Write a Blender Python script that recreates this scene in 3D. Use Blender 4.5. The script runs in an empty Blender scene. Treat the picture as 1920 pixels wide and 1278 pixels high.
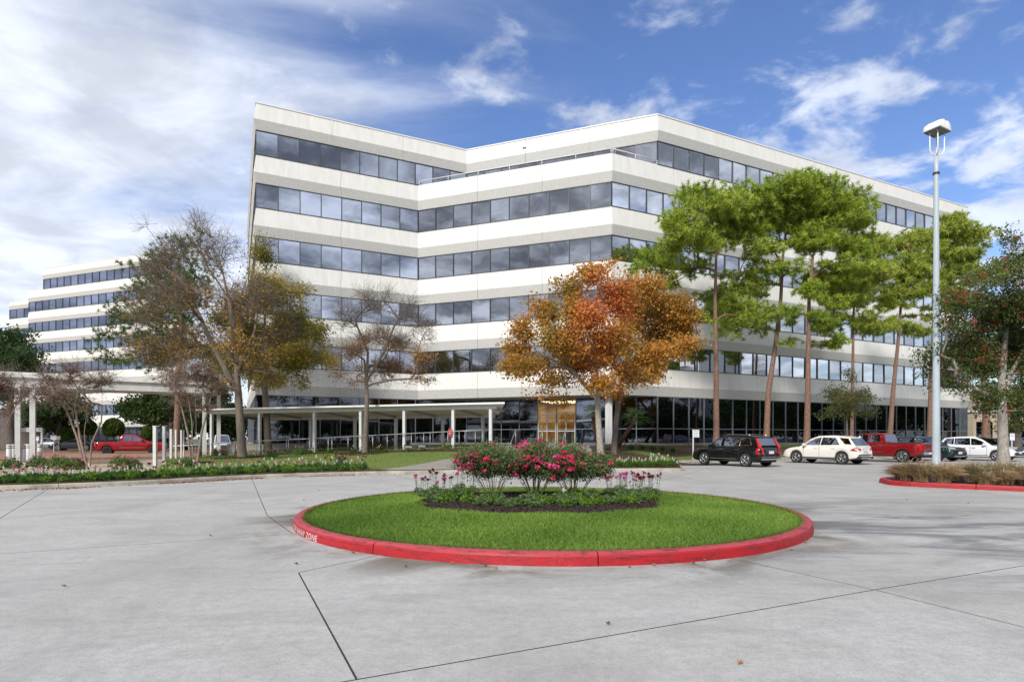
import bpy, bmesh, math, random
import numpy as np
from mathutils import Vector, Matrix
R = math.radians
random.seed(7)
C = bpy.context.scene.collection
SC = bpy.context.scene

# ------------------------------------------------------------------ camera
F = 1093.0            # focal length in photo pixels (1920 wide)
CAMH = 1.6
HV = 821.0            # horizon row in the photo
cam_d = bpy.data.cameras.new('camera')
cam = bpy.data.objects.new('camera', cam_d); C.objects.link(cam)
cam.location = (0, 0, CAMH); cam.rotation_euler = (R(90), 0, 0)
cam_d.sensor_width = 36; cam_d.lens = 36 * F / 1920
cam_d.shift_y = (HV - 639) / 1920
cam_d.clip_end = 4000; cam_d.clip_start = 0.1
SC.camera = cam

# ------------------------------------------------------------------ light
SUN_AZ = (-0.42, -0.91); SUN_EL = R(36)
world = bpy.data.worlds.new('World'); SC.world = world
world.use_nodes = True
def build_world():
    nt = world.node_tree; N = nt.nodes; L = nt.links
    N.clear()
    def n(t, **k):
        o = N.new(t)
        for a, b in k.items(): setattr(o, a, b)
        return o
    def m(op, a, b=None, c=None, clamp=False):
        o = N.new('ShaderNodeMath'); o.operation = op; o.use_clamp = clamp
        for i, v in enumerate((a, b, c)):
            if v is None: continue
            if isinstance(v, (int, float)): o.inputs[i].default_value = v
            else: L.new(v, o.inputs[i])
        return o.outputs[0]
    sky = n('ShaderNodeTexSky', sky_type='NISHITA')
    sky.sun_disc = False
    sky.sun_elevation = SUN_EL
    sky.sun_rotation = math.atan2(SUN_AZ[0], SUN_AZ[1])
    sky.altitude = 50; sky.air_density = 1.0; sky.dust_density = 0.6; sky.ozone_density = 2.2
    tc = n('ShaderNodeTexCoord')
    sp = n('ShaderNodeSeparateXYZ'); L.new(tc.outputs['Generated'], sp.inputs[0])
    x, y, z = sp.outputs
    zz = m('ADD', m('MAXIMUM', z, 0.0), 0.16)
    px = m('DIVIDE', x, zz); py = m('DIVIDE', y, zz)
    def noise(sx, sy, rot, scale, detail, rough, dist=0.0, off=0.0):
        cb = n('ShaderNodeCombineXYZ'); L.new(px, cb.inputs[0]); L.new(py, cb.inputs[1]); cb.inputs[2].default_value = off
        mp = n('ShaderNodeMapping'); mp.inputs['Rotation'].default_value = (0, 0, rot); mp.inputs['Scale'].default_value = (sx, sy, 1)
        mp.inputs['Location'].default_value = (off * 3.1, off * 1.7, 0)
        L.new(cb.outputs[0], mp.inputs[0])
        t = n('ShaderNodeTexNoise'); L.new(mp.outputs[0], t.inputs['Vector'])
        t.inputs['Scale'].default_value = scale; t.inputs['Detail'].default_value = detail
        t.inputs['Roughness'].default_value = rough; t.inputs['Distortion'].default_value = dist
        return t.outputs['Fac']
    def sstep(v, a, b):
        o = N.new('ShaderNodeMapRange'); o.interpolation_type = 'SMOOTHSTEP'
        L.new(v, o.inputs['Value']); o.inputs['From Min'].default_value = a; o.inputs['From Max'].default_value = b
        return o.outputs['Result']
    # high streaky veil, thick towards the left (west), thin to the right
    veil = m('ADD', noise(0.55, 1.5, R(35), 1.3, 7, 0.55, 0.5, 1.3), m('MULTIPLY', noise(1, 1, 0, 0.45, 3, 0.5, 0, 4.4), 0.25))
    veil = m('SUBTRACT', veil, m('MULTIPLY', m('ADD', x, 0.10), 0.50))
    veil = m('ADD', veil, m('MULTIPLY', m('SUBTRACT', 0.45, z), 0.14))
    veil = m('ADD', veil, m('MULTIPLY', sstep(y, 0.15, -0.35), 0.60))
    vf = m('MULTIPLY', sstep(veil, 0.50, 0.90), 0.90)
    # broken puffs
    pf = m('ADD', noise(1.0, 1.15, R(-30), 4.4, 9, 0.58, 0.25, 5.2), m('MULTIPLY', noise(1, 1, 0, 1.1, 2, 0.5, 0, 7.7), 0.55))
    pf = sstep(m('ADD', pf, m('MULTIPLY', m('MAXIMUM', x, -0.2), 0.28)), 0.835, 1.04)
    pf = m('MULTIPLY', pf, 0.75)
    # shading inside the clouds
    sh = noise(1, 1, 0, 3.6, 6, 0.58, 0.3, 9.1)
    shs = sstep(sh, 0.34, 0.66)
    beh = sstep(y, 0.05, -0.35)
    sh_f = m('MULTIPLY_ADD', shs, 0.34, 0.84); sh_b = m('MULTIPLY_ADD', shs, 1.15, 0.28)
    shv = m('ADD', m('MULTIPLY', sh_f, m('SUBTRACT', 1.0, beh)), m('MULTIPLY', sh_b, beh))
    cov = m('SUBTRACT', 1.0, m('MULTIPLY', m('SUBTRACT', 1.0, vf), m('SUBTRACT', 1.0, pf)))
    cc = n('ShaderNodeMix', data_type='RGBA'); cc.blend_type = 'MULTIPLY'; cc.inputs[0].default_value = 1.0
    cc.inputs[6].default_value = (5.1, 5.4, 6.0, 1)
    L.new(shv, cc.inputs[7])
    hs = n('ShaderNodeHueSaturation'); hs.inputs['Saturation'].default_value = 1.14; hs.inputs['Hue'].default_value = 0.512; hs.inputs['Value'].default_value = 1.04
    L.new(sky.outputs[0], hs.inputs['Color'])
    mx = n('ShaderNodeMix', data_type='RGBA'); L.new(cov, mx.inputs[0]); L.new(hs.outputs[0], mx.inputs[6]); L.new(cc.outputs[2], mx.inputs[7])
    bg = n('ShaderNodeBackground'); bg.inputs['Strength'].default_value = 0.108
    L.new(mx.outputs[2], bg.inputs[0])
    out = n('ShaderNodeOutputWorld'); L.new(bg.outputs[0], out.inputs[0])
build_world()
sd = bpy.data.lights.new('sun', 'SUN'); sun = bpy.data.objects.new('sun', sd); C.objects.link(sun)
sd.energy = 2.35; sd.angle = R(9); sd.color = (1.0, 0.955, 0.89)
hv = Vector((SUN_AZ[0], SUN_AZ[1], 0)).normalized() * math.cos(SUN_EL) + Vector((0, 0, math.sin(SUN_EL)))
sun.rotation_euler = hv.to_track_quat('Z', 'Y').to_euler()
SC.view_settings.view_transform = 'Standard'; SC.view_settings.look = 'None'
SC.view_settings.exposure = 0.70; SC.view_settings.gamma = 1.0
SC.view_settings.use_curve_mapping = False
try:
    SC.cycles.use_denoising = True
    SC.cycles.max_bounces = 6; SC.cycles.transparent_max_bounces = 12
except Exception: pass

# ------------------------------------------------------------------ helpers
def PX(u, v, Y):
    return Vector(((u - 960) / F * Y, Y, CAMH + (HV - v) / F * Y))
def GP(u, v, z=0.0):
    Y = F * (CAMH - z) / (v - HV)
    return Vector(((u - 960) / F * Y, Y, z))
def tag(o, label=None, cat=None, group=None, kind=None):
    if label: o['label'] = label
    if cat: o['category'] = cat
    if group: o['group'] = group
    if kind: o['kind'] = kind
    return o
def empty(name, loc=(0, 0, 0), rz=0.0):
    o = bpy.data.objects.new(name, None); C.objects.link(o)
    o.location = loc; o.rotation_euler = (0, 0, rz); o.empty_display_size = 0.3
    return o
def link(name, me, parent=None, loc=None, rot=None):
    o = bpy.data.objects.new(name, me); C.objects.link(o)
    if parent is not None: o.parent = parent
    if loc is not None: o.location = loc
    if rot is not None: o.rotation_euler = rot
    return o
def copy_tree(o, parent=None):
    c = o.copy(); C.objects.link(c)
    if parent is not None: c.parent = parent
    for ch in list(o.children): copy_tree(ch, c)
    return c

class MB:
    """collects simple shapes, links them as ONE mesh object"""
    def __init__(s): s.v = []; s.f = []; s.mi = []; s.sm = []
    def add(s, vs, fs, mi=0, sm=False):
        o = len(s.v); s.v += [tuple(v) for v in vs]
        for f in fs: s.f.append([i + o for i in f]); s.mi.append(mi); s.sm.append(sm)
        return s
    def box(s, x0, x1, y0, y1, z0, z1, mi=0, M=None):
        vs = [(x, y, z) for x in (x0, x1) for y in (y0, y1) for z in (z0, z1)]
        if M is not None: vs = [M @ Vector(v) for v in vs]
        return s.add(vs, [(0, 1, 3, 2), (4, 6, 7, 5), (0, 4, 5, 1), (2, 3, 7, 6), (0, 2, 6, 4), (1, 5, 7, 3)], mi)
    def tube(s, pts, r, n=8, mi=0, cap=True, sm=True):
        pts = [Vector(p) for p in pts]
        rs = r if isinstance(r, (list, tuple)) else [r] * len(pts)
        o = len(s.v); prev = None
        for i, p in enumerate(pts):
            d = (pts[min(i + 1, len(pts) - 1)] - pts[max(i - 1, 0)]).normalized()
            a = d.orthogonal().normalized() if prev is None else (prev - d * prev.dot(d)).normalized()
            prev = a; b = d.cross(a)
            for k in range(n):
                t = 2 * math.pi * k / n
                s.v.append(tuple(p + (a * math.cos(t) + b * math.sin(t)) * rs[i]))
        for i in range(len(pts) - 1):
            for k in range(n):
                s.f.append([o + i * n + k, o + i * n + (k + 1) % n, o + (i + 1) * n + (k + 1) % n, o + (i + 1) * n + k]); s.mi.append(mi); s.sm.append(sm)
        if cap:
            s.f.append([o + k for k in range(n)][::-1]); s.mi.append(mi); s.sm.append(False)
            e = o + (len(pts) - 1) * n
            s.f.append([e + k for k in range(n)]); s.mi.append(mi); s.sm.append(False)
        return s
    def lathe(s, prof, n=24, axis='z', cen=(0, 0, 0), mi=0, sm=True):
        o = len(s.v); cx, cy, cz = cen
        for (r, h) in prof:
            for k in range(n):
                t = 2 * math.pi * k / n; a = r * math.cos(t); b = r * math.sin(t)
                s.v.append((cx + a, cy + b, cz + h) if axis == 'z' else (cx + a, cy + h, cz + b))
        for i in range(len(prof) - 1):
            for k in range(n):
                s.f.append([o + i * n + k, o + i * n + (k + 1) % n, o + (i + 1) * n + (k + 1) % n, o + (i + 1) * n + k]); s.mi.append(mi); s.sm.append(sm)
        return s
    def prism(s, poly, z0, z1, mi=0, mtop=None):
        n = len(poly); vs = [(p[0], p[1], z0) for p in poly] + [(p[0], p[1], z1) for p in poly]
        s.add(vs, [[i, (i + 1) % n, (i + 1) % n + n, i + n] for i in range(n)] + [list(range(n))[::-1]], mi)
        s.add(vs[n:], [list(range(n))], mi if mtop is None else mtop)
        return s
    def mesh(s, name, mats):
        me = bpy.data.meshes.new(name); me.from_pydata(s.v, [], s.f)
        for m_ in (mats if isinstance(mats, (list, tuple)) else [mats]): me.materials.append(m_)
        me.polygons.foreach_set('material_index', s.mi)
        me.polygons.foreach_set('use_smooth', s.sm)
        me.update(); return me
    def build(s, name, mats, parent=None, loc=None, rot=None):
        return link(name, s.mesh(name, mats), parent, loc, rot)

def np_mesh(name, verts, faces, mats, col=None, mi=None, smooth=False):
    """verts (n,3); faces (m,k) uniform; col (n,3)"""
    me = bpy.data.meshes.new(name)
    nv = len(verts); nf, k = faces.shape
    me.vertices.add(nv); me.vertices.foreach_set('co', np.asarray(verts, dtype=np.float32).ravel())
    me.loops.add(nf * k); me.loops.foreach_set('vertex_index', faces.astype(np.int32).ravel())
    me.polygons.add(nf); me.polygons.foreach_set('loop_start', np.arange(0, nf * k, k, dtype=np.int32))
    try: me.polygons.foreach_set('loop_total', np.full(nf, k, dtype=np.int32))
    except Exception: pass
    for m_ in (mats if isinstance(mats, (list, tuple)) else [mats]): me.materials.append(m_)
    if mi is not None: me.polygons.foreach_set('material_index', mi.astype(np.int32))
    me.polygons.foreach_set('use_smooth', np.full(nf, smooth, dtype=bool))
    if col is not None:
        ca = me.color_attributes.new('tint', 'FLOAT_COLOR', 'POINT')
        c4 = np.ones((nv, 4), dtype=np.float32); c4[:, :3] = col
        ca.data.foreach_set('color', c4.ravel())
    me.update(calc_edges=True); me.validate()
    return me

# ------------------------------------------------------------------ materials
def newmat(name):
    m = bpy.data.materials.new(name); m.use_nodes = True
    nt = m.node_tree; b = nt.nodes['Principled BSDF']
    return m, nt, b
def mat(name, col, rough=0.6, metal=0.0, var=0.0, vscale=3.0, bump=0.0, bscale=30.0, stretch=(1, 1, 1), col2=None, coat=0.0, spec=None, detail=6):
    m, nt, b = newmat(name); N = nt.nodes; L = nt.links
    b.inputs['Roughness'].default_value = rough; b.inputs['Metallic'].default_value = metal
    b.inputs['Base Color'].default_value = (*col, 1)
    if coat: b.inputs['Coat Weight'].default_value = coat; b.inputs['Coat Roughness'].default_value = 0.04
    if spec is not None: b.inputs['Specular IOR Level'].default_value = spec
    if var or bump:
        tc = N.new('ShaderNodeTexCoord'); mp = N.new('ShaderNodeMapping'); L.new(tc.outputs['Object'], mp.inputs[0])
        mp.inputs['Scale'].default_value = stretch
    if var:
        t = N.new('ShaderNodeTexNoise'); L.new(mp.outputs[0], t.inputs['Vector'])
        t.inputs['Scale'].default_value = vscale; t.inputs['Detail'].default_value = detail; t.inputs['Roughness'].default_value = 0.65
        mr = N.new('ShaderNodeMapRange'); L.new(t.outputs['Fac'], mr.inputs[0]); mr.inputs[1].default_value = 0.3; mr.inputs[2].default_value = 0.7
        mx = N.new('ShaderNodeMix'); mx.data_type = 'RGBA'; L.new(mr.outputs[0], mx.inputs[0])
        c2 = col2 if col2 else tuple(c * (1 - var) for c in col)
        c1 = col if col2 else tuple(min(1, c * (1 + var * 0.5)) for c in col)
        mx.inputs[6].default_value = (*c2, 1); mx.inputs[7].default_value = (*c1, 1)
        L.new(mx.outputs[2], b.inputs['Base Color'])
    if bump:
        t2 = N.new('ShaderNodeTexNoise'); L.new(mp.outputs[0], t2.inputs['Vector']); t2.inputs['Scale'].default_value = bscale; t2.inputs['Detail'].default_value = 5
        bp = N.new('ShaderNodeBump'); bp.inputs['Strength'].default_value = bump; bp.inputs['Distance'].default_value = 0.03
        L.new(t2.outputs['Fac'], bp.inputs['Height']); L.new(bp.outputs[0], b.inputs['Normal'])
    return m
def leafmat(name, trans=0.35, rough=0.55):
    m, nt, b = newmat(name); N = nt.nodes; L = nt.links
    a = N.new('ShaderNodeAttribute'); a.attribute_name = 'tint'
    L.new(a.outputs['Color'], b.inputs['Base Color']); b.inputs['Roughness'].default_value = rough
    b.inputs['Specular IOR Level'].default_value = 0.25
    tr = N.new('ShaderNodeBsdfTranslucent')
    L.new(a.outputs['Color'], tr.inputs['Color'])
    mx = N.new('ShaderNodeMixShader'); mx.inputs[0].default_value = trans
    L.new(b.outputs[0], mx.inputs[1]); L.new(tr.outputs[0], mx.inputs[2])
    L.new(mx.outputs[0], N['Material Output'].inputs['Surface'])
    return m
def glassmat(name, refl, base, wob=0.0):
    """opaque tinted mirror glass"""
    m, nt, b = newmat(name); N = nt.nodes; L = nt.links
    b.inputs['Base Color'].default_value = (*base, 1); b.inputs['Roughness'].default_value = 0.3; b.inputs['Specular IOR Level'].default_value = 0.0
    g = N.new('ShaderNodeBsdfGlossy'); g.inputs['Color'].default_value = (*refl, 1); g.inputs['Roughness'].default_value = 0.0
    fr = N.new('ShaderNodeLayerWeight'); fr.inputs['Blend'].default_value = 0.5
    mr = N.new('ShaderNodeMapRange'); L.new(fr.outputs['Fresnel'], mr.inputs[0]); mr.inputs[3].default_value = 0.8; mr.inputs[4].default_value = 1.0
    mx = N.new('ShaderNodeMixShader'); L.new(mr.outputs[0], mx.inputs[0])
    L.new(b.outputs[0], mx.inputs[1]); L.new(g.outputs[0], mx.inputs[2]); L.new(mx.outputs[0], N['Material Output'].inputs['Surface'])
    tc = N.new('ShaderNodeTexCoord'); t = N.new('ShaderNodeTexNoise'); L.new(tc.outputs['Object'], t.inputs['Vector']); t.inputs['Scale'].default_value = 0.9; t.inputs['Detail'].default_value = 1
    bp = N.new('ShaderNodeBump'); bp.inputs['Strength'].default_value = wob; bp.inputs['Distance'].default_value = 0.02
    L.new(t.outputs['Fac'], bp.inputs['Height']); L.new(bp.outputs[0], g.inputs['Normal'])
    return m

def concrete_mat(name, base, dark, tan, island=None):
    m, nt, b = newmat(name); N = nt.nodes; L = nt.links
    tc = N.new('ShaderNodeTexCoord'); geo = N.new('ShaderNodeNewGeometry')
    P = geo.outputs['Position']
    def noise(scale, detail, rough=0.6, sc=(1, 1, 1), dist=0.0):
        mp = N.new('ShaderNodeMapping'); L.new(P, mp.inputs[0]); mp.inputs['Scale'].default_value = sc
        t = N.new('ShaderNodeTexNoise'); L.new(mp.outputs[0], t.inputs['Vector']); t.inputs['Scale'].default_value = scale
        t.inputs['Detail'].default_value = detail; t.inputs['Roughness'].default_value = rough; t.inputs['Distortion'].default_value = dist
        return t.outputs['Fac']
    def rng(v, a, b_, c=0.0, d=1.0):
        o = N.new('ShaderNodeMapRange'); L.new(v, o.inputs[0]); o.interpolation_type = 'SMOOTHSTEP'
        for i, q in enumerate((a, b_, c, d)): o.inputs[i + 1].default_value = q
        return o.outputs[0]
    def mix(f, a, b_, mode='MIX'):
        o = N.new('ShaderNodeMix'); o.data_type = 'RGBA'; o.blend_type = mode
        for i, q in ((0, f), (6, a), (7, b_)):
            if isinstance(q, (int, float)): o.inputs[i].default_value = q
            elif isinstance(q, tuple): o.inputs[i].default_value = (*q, 1)
            else: L.new(q, o.inputs[i])
        return o.outputs[2]
    c = mix(rng(noise(0.35, 6), 0.35, 0.65), base, tan)
    c = mix(rng(noise(0.9, 8, 0.7, (0.5, 1.3, 1), 0.6), 0.46, 0.72, 0, 0.65), c, dark)
    c = mix(rng(noise(0.28, 9, 0.72, (1.0, 0.45, 1), 1.2), 0.47, 0.66, 0, 0.6), c, tuple(q * 1.1 for q in dark))
    c = mix(rng(noise(2.4, 8, 0.75, (0.7, 1.2, 1), 0.4), 0.45, 0.75, 0, 0.5), c, tuple(q * 0.62 for q in base))
    c = mix(rng(noise(9, 6, 0.75), 0.35, 0.7, 0, 0.45), c, tuple(q * 0.55 for q in base))
    c = mix(rng(noise(26, 4, 0.8), 0.48, 0.70, 0, 0.50), c, tuple(q * 0.50 for q in base))
    c = mix(rng(noise(70, 3, 0.7), 0.50, 0.72, 0, 0.70), c, tuple(q * 0.38 for q in base))
    c = mix(rng(noise(45, 2, 0.7), 0.62, 0.75, 0, 0.35), c, tuple(min(1, q * 1.5) for q in base))
    if island:
        vd = N.new('ShaderNodeVectorMath'); vd.operation = 'DISTANCE'; L.new(P, vd.inputs[0]); vd.inputs[1].default_value = (island[0], island[1], 0)
        ring = rng(vd.outputs['Value'], 5.0, 6.5, 1.0, 0.0)
        pat = rng(noise(0.55, 5, 0.6, dist=0.8), 0.42, 0.62)
        mm = N.new('ShaderNodeMath'); mm.operation = 'MULTIPLY'; L.new(ring, mm.inputs[0]); L.new(pat, mm.inputs[1])
        c = mix(mm.outputs[0], c, (0.155, 0.135, 0.105))
        # tyre-darkened lane to the right of the island
        ln = N.new('ShaderNodeVectorMath'); ln.operation = 'DISTANCE'; L.new(P, ln.inputs[0]); ln.inputs[1].default_value = (7.5, 10.5, 0)
        ring2 = rng(ln.outputs['Value'], 1.0, 8.0, 0.95, 0.0)
        pat2 = rng(noise(0.7, 7, 0.68, (0.45, 1.2, 1), 0.7), 0.40, 0.62)
        m2 = N.new('ShaderNodeMath'); m2.operation = 'MULTIPLY'; L.new(ring2, m2.inputs[0]); L.new(pat2, m2.inputs[1])
        c = mix(m2.outputs[0], c, (0.15, 0.15, 0.155))
    L.new(c, b.inputs['Base Color'])
    b.inputs['Roughness'].default_value = 0.8; b.inputs['Specular IOR Level'].default_value = 0.35
    bp = N.new('ShaderNodeBump'); bp.inputs['Strength'].default_value = 0.35; bp.inputs['Distance'].default_value = 0.006
    L.new(noise(55, 5, 0.7), bp.inputs['Height']); L.new(bp.outputs[0], b.inputs['Normal'])
    return m

ISL = (0.73, 12.27); IR = 5.0
M = {}
M['concrete'] = concrete_mat('concrete', (0.52, 0.51, 0.485), (0.30, 0.29, 0.27), (0.45, 0.43, 0.395), ISL)
M['path'] = concrete_mat('path_concrete', (0.36, 0.34, 0.31), (0.24, 0.22, 0.20), (0.33, 0.29, 0.25))
M['joint'] = mat('joint_filler', (0.045, 0.043, 0.04), 0.9)
M['kerb'] = mat('kerb_concrete', (0.42, 0.385, 0.31), 0.85, var=0.5, vscale=1.6, bump=0.5, bscale=40)
def red_kerb():
    m, nt, b = newmat('red_paint_kerb'); N = nt.nodes; L = nt.links
    geo = N.new('ShaderNodeNewGeometry')
    t = N.new('ShaderNodeTexNoise'); L.new(geo.outputs['Position'], t.inputs['Vector']); t.inputs['Scale'].default_value = 2.2; t.inputs['Detail'].default_value = 8; t.inputs['Roughness'].default_value = 0.7
    mp = N.new('ShaderNodeMapping'); L.new(geo.outputs['Position'], mp.inputs[0]); mp.inputs['Scale'].default_value = (1, 1, 7)
    t2 = N.new('ShaderNodeTexNoise'); L.new(mp.outputs[0], t2.inputs['Vector']); t2.inputs['Scale'].default_value = 3.5; t2.inputs['Detail'].default_value = 7; t2.inputs['Roughness'].default_value = 0.75
    def mix(f, a, b_):
        o = N.new('ShaderNodeMix'); o.data_type = 'RGBA'
        for i, q in ((0, f), (6, a), (7, b_)):
            if isinstance(q, tuple): o.inputs[i].default_value = (*q, 1)
            else: L.new(q, o.inputs[i])
        return o.outputs[2]
    def rng(v, a, b_, c, d):
        o = N.new('ShaderNodeMapRange'); L.new(v, o.inputs[0])
        for i, q in enumerate((a, b_, c, d)): o.inputs[i + 1].default_value = q
        return o.outputs[0]
    c = mix(rng(t.outputs['Fac'], 0.35, 0.65, 0, 1), (0.44, 0.006, 0.013), (0.33, 0.009, 0.015))
    # horizontal surfaces take a paler pink
    sp = N.new('ShaderNodeSeparateXYZ'); L.new(geo.outputs['True Normal'], sp.inputs[0])
    c = mix(rng(sp.outputs[2], 0.3, 0.95, 0, 0.55), c, (0.48, 0.10, 0.125))
    c = mix(rng(t2.outputs['Fac'], 0.50, 0.66, 0, 0.9), c, (0.08, 0.012, 0.014))
    t4 = N.new('ShaderNodeTexNoise'); L.new(geo.outputs['Position'], t4.inputs['Vector']); t4.inputs['Scale'].default_value = 9; t4.inputs['Detail'].default_value = 9; t4.inputs['Roughness'].default_value = 0.8
    c = mix(rng(t4.outputs['Fac'], 0.63, 0.68, 0, 0.7), c, (0.42, 0.30, 0.28))
    L.new(c, b.inputs['Base Color']); b.inputs['Roughness'].default_value = 0.55
    bp = N.new('ShaderNodeBump'); bp.inputs['Strength'].default_value = 0.5; bp.inputs['Distance'].default_value = 0.01
    t3 = N.new('ShaderNodeTexNoise'); L.new(geo.outputs['Position'], t3.inputs['Vector']); t3.inputs['Scale'].default_value = 30; t3.inputs['Detail'].default_value = 6
    L.new(t3.outputs['Fac'], bp.inputs['Height']); L.new(bp.outputs[0], b.inputs['Normal'])
    return m
M['red'] = red_kerb()
M['stencil'] = mat('white_stencil_paint', (0.75, 0.68, 0.68), 0.6, var=0.25, vscale=40)
M['precast'] = mat('white_precast', (0.70, 0.69, 0.65), 0.75, var=0.10, vscale=0.9, bump=0.12, bscale=40, stretch=(3, 3, 0.35))
M['aggregate'] = mat('exposed_aggregate', (0.60, 0.595, 0.565), 0.9, var=0.24, vscale=14, bump=0.8, bscale=30)
M['coping'] = mat('white_coping', (0.75, 0.75, 0.74), 0.5)
M['glass'] = glassmat('tinted_window_glass', (0.50, 0.53, 0.60), (0.03, 0.035, 0.045), 0.10)
M['glass_b'] = glassmat('bronze_window_glass', (0.42, 0.43, 0.46), (0.03, 0.03, 0.035), 0.14)
M['glass_side'] = glassmat('bright_reflection_glass', (0.76, 0.79, 0.83), (0.03, 0.035, 0.045), 0.10)  # brighter right-wing reflections are put into the glass colour
M['glass_dark'] = glassmat('dark_storefront_glass', (0.12, 0.13, 0.15), (0.006, 0.007, 0.009), 0.12)
M['glass_far'] = glassmat('far_window_glass', (0.30, 0.33, 0.42), (0.03, 0.04, 0.06), 0.05)
M['mullion'] = mat('dark_mullion', (0.06, 0.063, 0.07), 0.4, 0.3)
M['mullion_lt'] = mat('grey_mullion', (0.20, 0.22, 0.25), 0.4, 0.4)
M['roof'] = mat('roof_gravel', (0.4, 0.4, 0.38), 0.9, var=0.2, vscale=8)
M['core'] = mat('dark_interior', (0.02, 0.02, 0.022), 0.9)
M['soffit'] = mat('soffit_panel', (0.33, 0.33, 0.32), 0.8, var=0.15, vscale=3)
M['white'] = mat('white_painted_steel', (0.60, 0.61, 0.60), 0.45, var=0.12, vscale=2.0)
M['pole'] = mat('pale_blue_painted_pole', (0.42, 0.48, 0.52), 0.4, var=0.12, vscale=3, stretch=(1, 1, 0.3))
M['steel'] = mat('galvanised_rail', (0.38, 0.39, 0.40), 0.4, 0.6)
M['dark'] = mat('dark_metal', (0.02, 0.02, 0.022), 0.5)
M['fabricroof'] = mat('canopy_ribbed_soffit', (0.62, 0.56, 0.40), 0.7, var=0.15, vscale=2)
M['rib'] = mat('canopy_beam', (0.32, 0.31, 0.28), 0.6)
M['wood'] = mat('lobby_timber_wall', (0.42, 0.24, 0.07), 0.5, var=0.35, vscale=3, stretch=(1, 1, 0.2))
M['lobby'] = mat('lobby_cream_wall', (0.60, 0.42, 0.18), 0.6, var=0.1)
M['bluepanel'] = mat('blue_grey_wall_panel', (0.035, 0.045, 0.075), 0.35, var=0.2, vscale=2)
M['soil'] = mat('dark_mulch', (0.035, 0.022, 0.017), 0.95, var=0.5, vscale=14, bump=1.0, bscale=40)
M['soil2'] = mat('red_brown_mulch', (0.085, 0.042, 0.028), 0.95, var=0.5, vscale=9, bump=1.0, bscale=30)
M['paver'] = mat('tan_pavers', (0.36, 0.21, 0.125), 0.85, var=0.40, vscale=1.4, bump=0.3, bscale=10, col2=(0.22, 0.125, 0.075))
M['tanwalk'] = mat('tan_sidewalk', (0.45, 0.37, 0.27), 0.85, var=0.25, vscale=1.5)
M['earth'] = mat('far_ground', (0.10, 0.10, 0.06), 0.95, var=0.4, vscale=0.05)
M['lawn'] = mat('lawn_grass', (0.115, 0.205, 0.030), 0.9, var=0.5, vscale=1.3, bump=0.8, bscale=60, col2=(0.14, 0.15, 0.035))
M['turf'] = mat('island_turf_base', (0.06, 0.12, 0.018), 0.9, var=0.4, vscale=6)
M['blade'] = leafmat('grass_blades', 0.35, 0.5)
M['leaf'] = leafmat('leaves', 0.38, 0.5)
M['needle'] = leafmat('pine_needles', 0.30, 0.5)
M['petal'] = leafmat('petals', 0.25, 0.6)
M['straw'] = leafmat('dry_grass', 0.25, 0.6)
M['bark'] = mat('grey_bark', (0.19, 0.155, 0.125), 0.9, var=0.5, vscale=5, bump=1.0, bscale=12, stretch=(3, 3, 0.7))
M['bark_lt'] = mat('pale_bark', (0.40, 0.36, 0.31), 0.9, var=0.5, vscale=5, bump=1.0, bscale=12, stretch=(3, 3, 1.2))
M['bark_dk'] = mat('dark_bark', (0.12, 0.10, 0.085), 0.9, var=0.4, vscale=5, bump=0.8, bscale=12, stretch=(3, 3, 0.7))
M['bark_pine'] = mat('pine_bark', (0.33, 0.19, 0.13), 0.9, var=0.7, vscale=7.5, bump=1.0, bscale=9, stretch=(2.5, 2.5, 0.9), col2=(0.075, 0.045, 0.035))
M['bark_crepe'] = mat('crape_bark', (0.26, 0.195, 0.155), 0.8, var=0.4, vscale=4, stretch=(3, 3, 0.5))
M['twig'] = mat('bare_twigs', (0.20, 0.155, 0.13), 0.9)
# ================================================================== GROUND
def sheet(name, poly, z, m, label=None, kind='structure', parent=None):
    mb = MB(); mb.add([(p[0], p[1], z) for p in poly], [list(range(len(poly)))])
    o = mb.build(name, m, parent)
    if kind and parent is None: tag(o, label, kind=kind)
    return o
def inset(poly, d):
    n = len(poly); out = []
    A = sum(poly[i][0] * poly[(i + 1) % n][1] - poly[(i + 1) % n][0] * poly[i][1] for i in range(n))
    s = 1 if A > 0 else -1
    for i in range(n):
        p0, p1, p2 = Vector(poly[i - 1][:2]), Vector(poly[i][:2]), Vector(poly[(i + 1) % n][:2])
        e1 = (p1 - p0).normalized(); e2 = (p2 - p1).normalized()
        n1 = Vector((-e1.y, e1.x)) * s; n2 = Vector((-e2.y, e2.x)) * s
        k = d / max(0.3, 1 + n1.dot(n2))
        out.append(p1 + (n1 + n2) * k)
    return out
sheet('ground', [(-900, -400), (900, -400), (900, 1200), (-900, 1200)], -0.10, M['earth'], 'flat ground reaching the horizon')
O_ = ISL
drive = sheet('driveway', [(-70, -16), (100, -16), (100, 86), (-20, 60), (-70, 40)], -0.007, M['joint'], 'pale grey concrete circle drive around the planted island')
b_ = (-3.68, 9.77); r_ = (-8.0, 7.60); ae = (-34, -5.6); c_ = (-2.54, 6.94); d_ = (-1.93, 7.81); e_ = (-1.03, 3.87); g_ = (3.83, 6.16)
i_ = (2.96, 7.70); k_ = (5.8, 14.3); ke = (51.8, 34.3); he = (35, 20.1); je = (6.9, -1.2); el = (-30, -9.9); l6 = (-5.08, 12.1); p_ = (-10.2, 11.6)
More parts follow.
